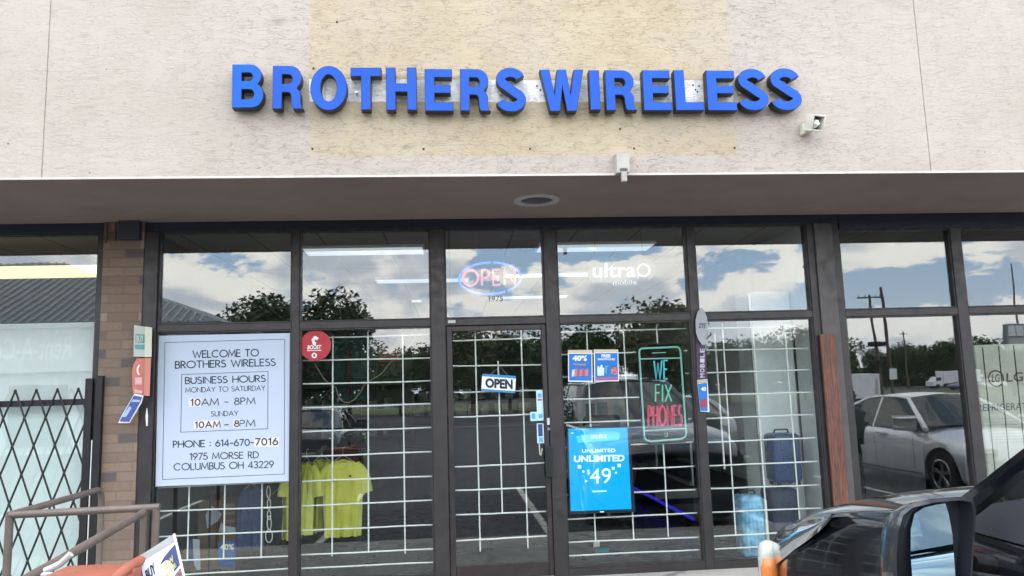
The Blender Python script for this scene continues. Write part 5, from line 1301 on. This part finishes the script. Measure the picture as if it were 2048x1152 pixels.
# headlight, amber lamp, mirror, seams on the near side
def sl(x, y, z): return Vector((x - SX, y - SYY, z - PAVE))
def mirror_of(pts): return [Vector((-p.x, p.y, p.z)) for p in pts]
LENS = mat('dark_headlight_lens', (.42, .45, .48), .07, .85, coat=1)
AMB = mat('amber_lens', (.75, .22, .05), .25, 0, .08, coat=.6); CLR = mat('clear_lens', (.50, .52, .46), .2, 0, .05, coat=.7)
for s in (-1, 1):
    hl = MB(); NK, NJ = 14, 7               # teardrop lens that wraps round the corner
    for i in range(NK + 1):
        k_ = i / NK; y = -.06 - k_ * .86; w_ = .885 + .062 * min(1, k_ * 2.0) ** .7
        zt_ = .905 + k_ * .215; h = .20 * (1 - k_) ** .7 + .006
        for j in range(NJ + 1):
            v_ = j / NJ; hl.v.append(Vector((s * (w_ + .002 - .05 * (1 - v_) ** 3 + .016 * math.sin(math.pi * v_)), y, zt_ + .012 - h * v_ )))
    for i in range(NK):
        for j in range(NJ):
            a = i * (NJ + 1) + j; hl.f.append((a, a + 1, a + NJ + 2, a + NJ + 1)); hl.mi.append(0)
    hl.build('headlight', LENS, SUV, smooth=80, local=True)
    cx, cy_ = s * .918, -.075
    zz = [(.46, .01), (.48, .035), (.52, .052), (.64, .058), (.77, .058), (.825, .053), (.850, .040), (.862, .012)]
    MB().tube([(cx, cy_, z) for z, _ in zz], .05, 18, radii=[r_ for _, r_ in zz]).build('corner_lamp', CLR, SUV, smooth=60, local=True)
    zz = [(.50, .008), (.53, .040), (.60, .050), (.72, .050), (.775, .044), (.800, .012)]
    MB().tube([(cx + s * .006, cy_ - .016, z) for z, _ in zz], .05, 16, radii=[r_ for _, r_ in zz]).build('turn_signal', AMB, SUV, smooth=60, local=True)
    for y in (-2.85, -3.75): MB().rbox(s * .945, s * .985, y - .10, y + .10, 1.03, 1.06, .012, 3).build('door_handle', BLK, SUV, smooth=True, local=True)
mb = MB()
for s in (-1, 1):
    for y in (-1.62, -2.98, -4.0): mb.box(s * .953, s * .9575, y - .004, y + .004, .45, 1.14)
mb.build('door_seams', BLACK, SUV, local=True)
MB().rbox(-.55, .55, -.05, .015, .52, .76, .03, 3).build('grille', BLACK, SUV, smooth=True, local=True)
MB().rbox(-.26, .26, .0, .02, .40, .51, .006, 1).build('number_plate', WHITE, SUV, local=True)
# the near wing mirror (measured from the photograph), and its twin on the far side
HOUS = mat('mirror_housing', (.028, .031, .038), .22, .2, coat=.6)
MGL = mat('mirror_glass', (.36, .52, .63), .01, 1.0)
MY = -4.33
def mirror(s):
    def w_(px, py, Y): 
        p_ = at(px, py, Y); q_ = sl(p_.x, p_.y, p_.z)
        return Vector((q_.x * (1 if s < 0 else -1), q_.y, q_.z))
    out = [(1786, 1110), (1790, 1060), (1800, 1025), (1822, 1008), (1870, 997), (1925, 993), (1946, 997), (1952, 1020), (1949, 1080), (1944, 1160), (1938, 1215), (1900, 1232), (1830, 1228), (1797, 1200), (1787, 1160)]
    rim_ = [w_(x, y, MY) for x, y in out]; n = len(rim_)
    cen = sum(rim_, Vector()) / n
    inn = [(1822, 1110), (1826, 1060), (1836, 1028), (1855, 1016), (1880, 1010), (1897, 1008), (1902, 1030), (1906, 1070), (1905, 1150), (1900, 1195), (1870, 1205), (1840, 1200), (1827, 1180), (1822, 1150)]
    mb = MB(); rings = []
    layers = [(0, 1.0, 0.), (.03, 1.0, .0), (.07, .95, .0), (.11, .86, .0), (.14, .62, .0), (.15, .25, 0)]
    for dy, sc_, _ in layers:
        rings.append([cen + (p_ - cen) * sc_ + Vector((0, dy, -dy * .15)) for p_ in rim_])
    for r_ in rings: mb.v += r_
    for i in range(len(rings) - 1):
        for j in range(n): mb.f.append((i * n + j, i * n + (j + 1) % n, (i + 1) * n + (j + 1) % n, (i + 1) * n + j)); mb.mi.append(0)
    mb.f.append(tuple((len(rings) - 1) * n + j for j in range(n))); mb.mi.append(0)
    # rolled front lip running in to the glass recess
    lip = [cen + (p_ - cen) * .93 + Vector((0, -.004, 0)) for p_ in rim_]; rec = [cen + (p_ - cen) * .88 + Vector((0, .055, 0)) for p_ in rim_]
    b = len(mb.v); mb.v += lip + rec
    for j in range(n):
        k_ = (j + 1) % n; mb.f.append((j, k_, b + k_, b + j)); mb.f.append((b + j, b + k_, b + n + k_, b + n + j)); mb.mi += [0, 0]
    mb.f.append(tuple(b + n + j for j in range(n))); mb.mi.append(0)
    h_ = mb.build('wing_mirror', HOUS, SUV, smooth=40, local=True)
    ip = [w_(x, y, MY + .026) for x, y in inn]
    # glass is tilted a little: outwards and up
    c2_ = sum(ip, Vector()) / len(ip)
    sg = 1 if s < 0 else -1
    gp = []
    for p_ in ip:
        d = p_ - c2_; gp.append(p_ + Vector((0, -.20 * d.x * sg * 0.0 + .16 * d.z * -1 * -.0, 0)))
    rx = Matrix.Rotation(R(-8), 3, 'X'); rz2 = Matrix.Rotation(R(-3 * sg), 3, 'Z')
    gp = [c2_ + rx @ rz2 @ (p_ - c2_) for p_ in ip]
    MB().prism(gp, (0, .003, 0)).build('mirror_glass', MGL, h_, local=True)
    # arm to the door
    a0 = w_(1930, 1120, MY + .05); a1 = w_(1990, 1130, MY + .08); a1 = Vector((math.copysign(.90, a1.x), a1.y, a1.z))
    MB().tube([a0, a1], .05, 12, flat=((0, 0, 1), .03)).build('mirror_arm', BLACK, h_, smooth=True, local=True)
mirror(-1); mirror(1)
# triangular sail panel at the door window corner
for s in (-1, 1):
    MB().prism([Vector((s * .885, -1.72, 1.20)), Vector((s * .885, -2.08, 1.20)), Vector((s * .845, -2.10, 1.36)), Vector((s * .86, -1.86, 1.30))], (s * .012, 0, 0)).build('sail_panel', mat('sail_panel', (.03, .034, .042), .35, 0, .1), SUV, local=True)

# more cars of the lot, seen only as reflections
def paint_copy(src, loc, rz, label, name, col, met=.4):
    c = copy_tree(src); c.location = loc; c.rotation_euler = (0, 0, rz); c['label'] = label; c['group'] = 'cars parked in the lot'
    pm = mat(name, col, .28, met, .04, coat=.8)
    for ch in [q for q in bpy.data.objects if q.parent == c]:
        if ch.name.split('.')[0] in ('body', 'roof', 'pillars', 'wing_mirror'):
            ch.data = ch.data.copy(); ch.data.materials.clear(); ch.data.materials.append(pm)
    return c
paint_copy(SED, (-3.2, -14.5, PAVE), R(180), 'dark grey sedan across the aisle, mirrored in the second window', 'dark_grey_car_paint', (.06, .065, .075))
paint_copy(SED, (5.6, -15.0, PAVE), R(180), 'pale silver sedan across the aisle, mirrored behind the suitcases', 'pale_car_paint', (.40, .41, .42))
paint_copy(SED, (72, -100, PAVE), R(80), 'dark blue car at the far verge beside the trees', 'dark_blue_car_paint', (.03, .05, .12))
paint_copy(SED, (78, -104, PAVE), R(90), 'white car at the far verge beside the box truck', 'white_car_paint', (.7, .7, .7), 0)

# ================================================================== FIGURE
def person(loc, rz):
    t = thing('person', loc, 'person in a dark plum puffer jacket standing between the parked cars, seen mirrored', 'person', None, (0, 0, rz))
    JK = mat('plum_jacket', (.022, .012, .02), .6, 0, .15, .3, 30); TR_ = mat('dark_trousers', (.012, .013, .02), .8); SK = mat('skin', (.42, .25, .18), .55); HR = mat('dark_hair', (.02, .015, .012), .6); SH = mat('dark_shoes', (.015, .015, .015), .5)
    def skin(name, V, E, r, mt, lv=2):
        me = bpy.data.meshes.new(name); me.from_pydata(V, E, []); o = bpy.data.objects.new(name, me); C.objects.link(o)
        o.modifiers.new('k', 'SKIN')
        for i, rr in enumerate(r): me.skin_vertices[0].data[i].radius = rr if isinstance(rr, tuple) else (rr, rr)
        me.skin_vertices[0].data[0].use_root = True
        sb = o.modifiers.new('s', 'SUBSURF'); sb.levels = lv; sb.render_levels = lv
        dg = bpy.context.evaluated_depsgraph_get(); dg.update(); m2 = bpy.data.meshes.new_from_object(o.evaluated_get(dg)); bpy.data.objects.remove(o)
        m2.materials.clear(); m2.materials.append(mt); m2.polygons.foreach_set('use_smooth', [True] * len(m2.polygons))
        o = bpy.data.objects.new(name, m2); C.objects.link(o); o.parent = t; return o
    # faces +x ; z up ; body is one surface from feet to head
    V = [(0, 0, .86), (.0, 0, 1.02), (-.01, 0, 1.2), (.0, 0, 1.33), (.03, 0, 1.41), (.06, 0, 1.47), (.07, 0, 1.56), (.065, 0, 1.62),
         (0, .09, .80), (.02, .10, .46), (-.02, .10, .08), (.10, .10, .04), (0, -.09, .80), (.0, -.10, .46), (-.05, -.10, .08), (.07, -.10, .04),
         (0, .18, 1.31), (-.02, .23, 1.05), (.12, .22, .90), (.19, .20, .88), (0, -.18, 1.31), (-.02, -.23, 1.05), (.12, -.22, .90), (.19, -.20, .88)]
    E = [(0, 1), (1, 2), (2, 3), (3, 4), (4, 5), (5, 6), (6, 7), (0, 8), (8, 9), (9, 10), (10, 11), (0, 12), (12, 13), (13, 14), (14, 15), (3, 16), (16, 17), (17, 18), (18, 19), (3, 20), (20, 21), (21, 22), (22, 23)]
    r = [(.13, .14), (.13, .12), (.14, .14), (.11, .11), .055, .06, (.085, .10), .06, .085, .06, .042, .035, .085, .06, .042, .035, .06, .045, .035, .028, .06, .045, .035, .028]
    skin('body', V, E, r, SK)
    V = [(0, 0, .98), (-.01, 0, 1.1), (-.025, 0, 1.24), (-.01, 0, 1.36), (.01, 0, 1.42), (0, 0, .78), (0, .19, 1.32), (-.03, .26, 1.06), (.10, .24, .93), (0, -.19, 1.32), (-.03, -.26, 1.06), (.10, -.24, .93)]
    E = [(0, 1), (1, 2), (2, 3), (3, 4), (0, 5), (3, 6), (6, 7), (7, 8), (3, 9), (9, 10), (10, 11)]
    r = [(.185, .21), (.18, .19), (.20, .20), (.16, .15), (.11, .10), (.19, .20), .10, .085, .065, .10, .085, .065]
    skin('jacket', V, E, r, JK)
    skin('hood', [(-.09, 0, 1.44), (-.13, .05, 1.40), (-.13, -.05, 1.40), (-.15, 0, 1.33)], [(0, 1), (0, 2), (0, 3)], [.07, .07, .07, .06], JK)
    for s in (-1, 1): skin('trouser_leg', [(0, s * .09, .82), (.02 if s > 0 else 0, s * .10, .46), (-.02 if s > 0 else -.05, s * .10, .10)], [(0, 1), (1, 2)], [.115, .085, .07], TR_)
    for s in (-1, 1): MB().rbox(-.10, .16, s * .10 - .045, s * .10 + .045, .0, .09, .03, 3).build('shoe', SH, t, smooth=True, local=True)
    for s in (-1, 1):
        for f_ in range(5):
            y = s * (.20 + (.028 * (f_ - 1.5) if f_ < 4 else -.045) * 1); b0_ = Vector((.215 if f_ < 4 else .17, y, .875)); ln = (.055, .062, .058, .045, .04)[f_]
            MB().tube([b0_, b0_ + Vector((ln * .6, 0, -.02)), b0_ + Vector((ln * .75, 0, -.055))], .008, 6).build('finger', SK, t, smooth=True, local=True)
    skin('hair', [(.04, 0, 1.60), (.02, 0, 1.66), (-.01, 0, 1.56)], [(0, 1), (0, 2)], [(.10, .10), (.07, .07), (.08, .07)], HR)
    for s in (-1, 1): MB().rbox(.148, .156, s * .032 - .01, s * .032 + .01, 1.585, 1.595, .002, 1).build('eye', INK, t, local=True)
    MB().rbox(.15, .172, -.010, .010, 1.54, 1.575, .006, 2).build('nose', SK, t, smooth=True, local=True)
    MB().rbox(.146, .153, -.022, .022, 1.515, 1.522, .002, 1).build('mouth', mat('lips', (.3, .12, .10), .5), t, local=True)
    for s in (-1, 1): MB().rbox(.05, .075, s * .092 - .008, s * .092 + .008, 1.55, 1.60, .006, 2).build('ear', SK, t, smooth=True, local=True)
    return t
PER = person((6.22, -5.0, PAVE), R(180)); PER.scale = (.93, .93, .93)

# ================================================================== ACROSS THE LOT (seen in the glass)
WW = mat('wing_wall', (.62, .66, .67), .7, 0, .05)
Wg = thing('wing_building', (-20, -24, PAVE), 'white building with grey ribbed metal roof, mirrored in the left glass', 'building')
wx1 = -9.2; wx0 = -46
MB().box(wx0, wx1, -40, -22.4, PAVE, 4.3).build('wall', WW, Wg)
MB().box(wx0 - .3, wx1 + .3, -22.4, -22.1, 2.75, 4.35).build('sign_band', mat('sign_band', (.50, .55, .56), .6, 0, .04), Wg)
ez = 4.40; ry, rz_ = -28.2, 7.75; rxe = -17.0
rm = MB(); e0, e1 = Vector((wx0 - .6, -21.6, ez)), Vector((wx1 + .9, -21.6, ez)); e2, e3 = Vector((wx1 + .9, -40.6, ez)), Vector((wx0 - .6, -40.6, ez))
g0, g1 = Vector((wx0 + 7, ry, rz_)), Vector((rxe, ry, rz_)); g2, g3 = Vector((rxe, -34, rz_)), Vector((wx0 + 7, -34, rz_))
rm.add([e0, e1, e2, e3, g0, g1, g2, g3, e0 - Vector((0, 0, .12)), e1 - Vector((0, 0, .12)), e2 - Vector((0, 0, .12)), e3 - Vector((0, 0, .12))],
       [(0, 1, 5, 4), (1, 2, 6, 5), (2, 3, 7, 6), (3, 0, 4, 7), (4, 5, 6, 7), (0, 8, 9, 1), (1, 9, 10, 2), (2, 10, 11, 3), (3, 11, 8, 0), (8, 11, 10, 9)])
ro = rm.build('roof', roof_mat(), Wg)
rb = MB(); nsl = Vector((0, ez - rz_, ry + 21.6)); 
x = wx0
while x < wx1 + .6:
    k_ = 1.0 if x < rxe else max(0., 1 - (x - rxe) / (e1.x - rxe))
    lo_ = Vector((x, -21.6, ez + .02)); hi_ = Vector((x, -21.6 + (ry + 21.6) * k_, ez + (rz_ - ez) * k_ + .02))
    if k_ > .05: rb.tube([lo_, hi_], .055, 4)
    x += .33
rb.build('seam', mat('roof_seam', (.26, .29, .30), .45, 0, .1), ro)
mb = MB(); fit_text(mb, 'Rent-A-Center', (-13.6, -22.085, 3.20), (-17.3, -22.085, 3.20), (-13.6, -22.085, 4.02), bold=.02); mb.build('lettering', mat('white_lettering', (.88, .88, .88), .5), Wg)
mb = MB()
for i in range(9): mb.box(wx1 - 2.6 - i * 4, wx1 - .6 - i * 4, -22.38, -22.3, .1, 2.3)
mb.build('shop_window', mat('dark_shop_glass', (.03, .035, .04), .1), Wg)

# trees
LEAF = [mat('leaf_%s' % n, c, .7, 0, .35, 0, 60, .8) for n, c in (('deep', (.030, .055, .020)), ('mid', (.05, .085, .028)), ('olive', (.085, .095, .035)))]
BARK = mat('bark', (.07, .055, .04), .9, 0, .2)
def tree_mesh(seed, H, W, n, ls, mat_, trunk=.32):
    rnd = random.Random(seed); lf = MB(); tk = MB()
    tk.tube([(0, 0, 0), (rnd.uniform(-.1, .1), 0, H * .25), (rnd.uniform(-.2, .2), .1, H * .5), (0, 0, H * .8)], .2, 8, radii=[H * .028, H * .022, H * .015, H * .005])
    cl = []
    for i in range(34):
        a = rnd.uniform(0, 6.28); el = rnd.uniform(0, 1); rr = W / 2 * math.sqrt(rnd.uniform(.05, .75)); z = H * (trunk + .10 + (1 - trunk - .2) * el); sh = math.sin(math.pi * min(1, .25 + .75 * (1 - el)))
        c = Vector((rr * math.cos(a) * (.55 + .45 * sh), rr * math.sin(a) * (.55 + .45 * sh), z)); cl.append((c, rnd.uniform(.16, .27) * W))
        tk.tube([(0, 0, H * rnd.uniform(.2, .45)), c * .5 + Vector((0, 0, H * .22)), c], .05, 5, radii=[H * .012, H * .007, H * .002])
    for i in range(n):
        c, r = rnd.choice(cl); v = Vector((rnd.gauss(0, 1), rnd.gauss(0, 1), rnd.gauss(0, .75))).normalized() * r * (rnd.uniform(.5, 1.08) ** .6)
        p_ = c + v; u = Vector((rnd.uniform(-1, 1), rnd.uniform(-1, 1), rnd.uniform(-.6, .6))).normalized(); w_ = u.orthogonal().normalized(); w_.rotate(Matrix.Rotation(rnd.uniform(0, 6), 3, u)); s = ls * rnd.uniform(.5, 1.3)
        b = len(lf.v); lf.v += [p_ - u * s, p_ + w_ * s * .5, p_ + u * s, p_ - w_ * s * .5]; lf.f.append((b, b + 1, b + 2, b + 3)); lf.mi.append(0)
    return lf, tk
def make_tree(loc, seed, H, W, n, ls, mt, label, group):
    t = thing('tree', loc, label, 'tree', group)
    lf, tk = tree_mesh(seed, H, W, n, ls, mt)
    lf.build('crown', mt, t, local=True, fix=False); tk.build('trunk', BARK, t, smooth=True, local=True); return t
TG = 'trees beyond the parking lot, mirrored in the glass'
big = make_tree((-8.6, -38, PAVE), 3, 7.2, 7.4, 24000, .16, LEAF[0], 'large round dark tree whose reflection spans the first two top panes', TG)
tA = make_tree((15.6, -50, PAVE), 5, 7.7, 6.4, 9000, .20, LEAF[2], 'olive brown tree mirrored above the neon phone sign', TG)
tB = make_tree((12.0, -60, PAVE), 8, 6.6, 6.8, 9000, .22, LEAF[1], 'bushy green tree mirrored behind the two offer posters', TG)
def tcopy(src, x, y, s, label, rz): 
    c = copy_tree(src); c.location = (x, y, PAVE); c.scale = (s, s, s); c.rotation_euler = (0, 0, rz); c['label'] = label; c['group'] = TG; return c
rnd = random.Random(11)
ORD = 'first second third fourth fifth sixth seventh eighth ninth tenth eleventh twelfth thirteenth fourteenth fifteenth sixteenth'.split()
mid = [(-13.5, -58, .80), (-9, -63, .85), (-4.5, -61, .78), (-1.5, -66, .9), (1.8, -60, .92), (5.2, -63, .98), (8.4, -61, .9), (20, -64, .9), (25, -62, .8), (30, -66, .85), (36, -70, .9), (43, -78, .95)]
for i, (x, y, s) in enumerate(mid):
    lab = ORD[i] + ' tree from the left in the middle row across the lot' ; tcopy((tB, tA)[i % 3 == 1], x, y, s, lab, rnd.uniform(0, 6))
for i in range(16):
    tcopy((tB, big, tB)[i % 3], 62 + i * 5.4 + rnd.uniform(-1.5, 1.5), -140 + rnd.uniform(-5, 5), (1.22, 1.05, 1.3)[i % 3] * rnd.uniform(.82, 1.08), ORD[i] + ' dark tree from the left in the far row beyond the road', rnd.uniform(0, 6))
# far-off wood
rnd = random.Random(5); wd = MB()
for i in range(16000):
    x = rnd.uniform(-260, 330); hh = 5.5 + 2.2 * math.sin(x * .11) + 1.6 * math.sin(x * .37 + 1) + 1.1 * math.sin(x * .9)
    p_ = Vector((x, -178 + rnd.uniform(-5, 5), rnd.uniform(-.1, 1) ** 1 * hh)); u = Vector((rnd.uniform(-1, 1), rnd.uniform(-.6, .6), rnd.uniform(-1, 1))).normalized(); w_ = u.orthogonal().normalized(); s = rnd.uniform(.5, 1.2)
    b = len(wd.v); wd.v += [p_ - u * s, p_ + w_ * s * .7, p_ + u * s, p_ - w_ * s * .7]; wd.f.append((b, b + 1, b + 2, b + 3)); wd.mi.append(0)
tag(wd.build('far_wood', LEAF[0], fix=False), 'low dark wood closing the horizon across the road', 'wood', None, 'stuff')

# trucks
TW = mat('truck_white', (.72, .76, .78), .5, 0, .06)
t = thing('box_trailer', (26.9, -42, PAVE), 'small white box trailer parked in the lot, mirrored beside the wood board', 'trailer')
MB().rbox(25.85, 27.95, -46, -42, .42, 2.04, .04, 2).build('box', TW, t); MB().box(25.95, 27.85, -45.9, -42.1, .28, .42).build('chassis', BLACK, t)
for x in (26.1, 27.7): MB().cyl((x - .1, -43.2, .15), (x + .1, -43.2, .15), .3, 18).build('wheel', mat('tyre_rubber', (.018, .018, .018), .8), t, smooth=True)
MB().rbox(27.6, 27.8, -41.99, -41.97, .7, 1.7, .004, 1).build('door_bar', STEEL, t)
t = thing('box_truck', (85, -120, PAVE), 'white box truck side on at the far road, mirrored below the utility poles', 'truck')
MB().rbox(83.4, 90.2, -121.2, -118.9, .7, 2.95, .06, 2).build('box', TW, t); MB().prism([(81.3, -121.1, .35), (83.3, -121.1, .35), (83.3, -121.1, 2.0), (82.4, -121.1, 2.0), (81.9, -121.1, 1.3), (81.3, -121.1, 1.15)], (0, 2.1, 0)).build('cab', TW, t)
MB().box(82.05, 82.95, -118.99, -118.97, 1.3, 1.85).build('window', mat('dark_shop_glass', (.03, .035, .04), .1), t)
for x in (82.3, 88.3): MB().cyl((x, -121.1, .25), (x, -118.95, .25), .42, 18).build('wheel', mat('tyre_rubber', (.018, .018, .018), .8), t, smooth=True)
# poles
POLE = mat('pole_wood', (.11, .085, .065), .85, 0, .2)
t = thing('utility_pole', (38.4, -60, PAVE), 'utility pole with a top cross arm and lamps lower down, mirrored in the right bay', 'utility pole')
MB().cyl((38.4, -60, PAVE), (38.0, -60, 9.3), .16, 12, .10).build('pole', POLE, t, smooth=True)
MB().rbox(36.9, 39.1, -60.1, -59.95, 9.0, 9.12, .01, 1).build('cross_arm', POLE, t); MB().rbox(37.3, 38.9, -60.1, -59.95, 7.3, 7.4, .01, 1).build('cross_arm', POLE, t)
for z in (4.6, 2.9):
    m_ = MB(); m_.rbox(37.35, 39.05, -60.1, -59.9, z, z + .1, .01, 1)
    for x in (37.4, 38.0, 38.6): m_.rbox(x, x + .42, -59.9, -59.5, z + .05, z + .42, .04, 2)
    m_.build('lamp_bank', BLACK, t)
mb = MB()
for x in (37.0, 37.6, 38.6, 39.0): mb.cyl((x, -60, 9.12), (x, -60, 9.32), .04, 8)
mb.build('insulator', mat('insulator', (.1, .1, .1), .4), t)
t = thing('utility_pole', (51.2, -80, PAVE), 'plain dark pole with a small white sign, mirrored in the right bay', 'utility pole')
MB().cyl((51.2, -80, PAVE), (50.9, -80, 12.5), .20, 12, .15).build('pole', POLE, t, smooth=True); MB().box(50.75, 51.65, -79.7, -79.68, 1.6, 2.9).build('sign_plate', TW, t)
t = thing('utility_pole', (88, -128, PAVE), 'short distant pole with one cross arm above the far trees', 'utility pole')
MB().cyl((82.5, -128, PAVE), (82.5, -128, 10.3), .2, 10, .14).rbox(81.7, 83.3, -128.1, -127.9, 9.8, 9.95, .01, 1).build('pole', POLE, t, smooth=True)
t = thing('pylon_sign', (51.5, -60, PAVE), 'tall roadside pylon sign with grey boxed panels, mirrored at the far right edge', 'pylon sign')
MB().rbox(50.6, 54.6, -60.3, -59.7, 3.9, 6.3, .05, 1).build('sign_box', mat('pylon_grey', (.25, .26, .27), .5), t)
mb = MB()
for i in range(5): mb.box(50.75 + i * .76, 51.42 + i * .76, -59.69, -59.67, 5.2, 6.1)
mb.build('panel', TW, t); MB().box(50.75, 54.4, -59.69, -59.67, 4.1, 5.0).build('panel', mat('pylon_pale', (.5, .5, .47), .6, 0, .2), t)
for x in (50.9, 54.2): MB().cyl((x, -60, PAVE), (x, -60, 3.9), .16, 12).build('post', POLE, t)
MB().cyl((52.35, -60.4, PAVE), (52.3, -60.4, 12.0), .13, 10, .06).build('mast', mat('mast_grey', (.16, .16, .17), .5), t, smooth=True)
t = thing('yellow_barrier', (31, -48, PAVE), 'yellow concrete barrier block at the edge of the lot', 'barrier')
MB().rbox(31.0, 32.4, -48.2, -47.8, PAVE, .25, .05, 2).build('block', mat('yellow_paint', (.60, .38, .03), .6, 0, .15), t)
# lot lamp posts
for i, (x, y) in enumerate(((-2.5, -30), (21, -36))):
    t = thing('lot_lamp', (x, y, PAVE), ('slim lamp post of the lot standing behind the camera', 'slim lamp post of the lot in front of the olive brown tree')[i], 'lamp post', 'lamp posts of the parking lot')
    if i == 0: t.location.x = -26; x = -26
    MB().cyl((x, y, PAVE), (x, y, 8.2), .07, 10, .045).build('post', mat('mast_grey', (.16, .16, .17), .5), t, smooth=True); MB().rbox(x - .5, x + .5, y - .15, y + .15, 8.2, 8.32, .03, 2).build('lamp_head', mat('mast_grey', (.16, .16, .17), .5), t)
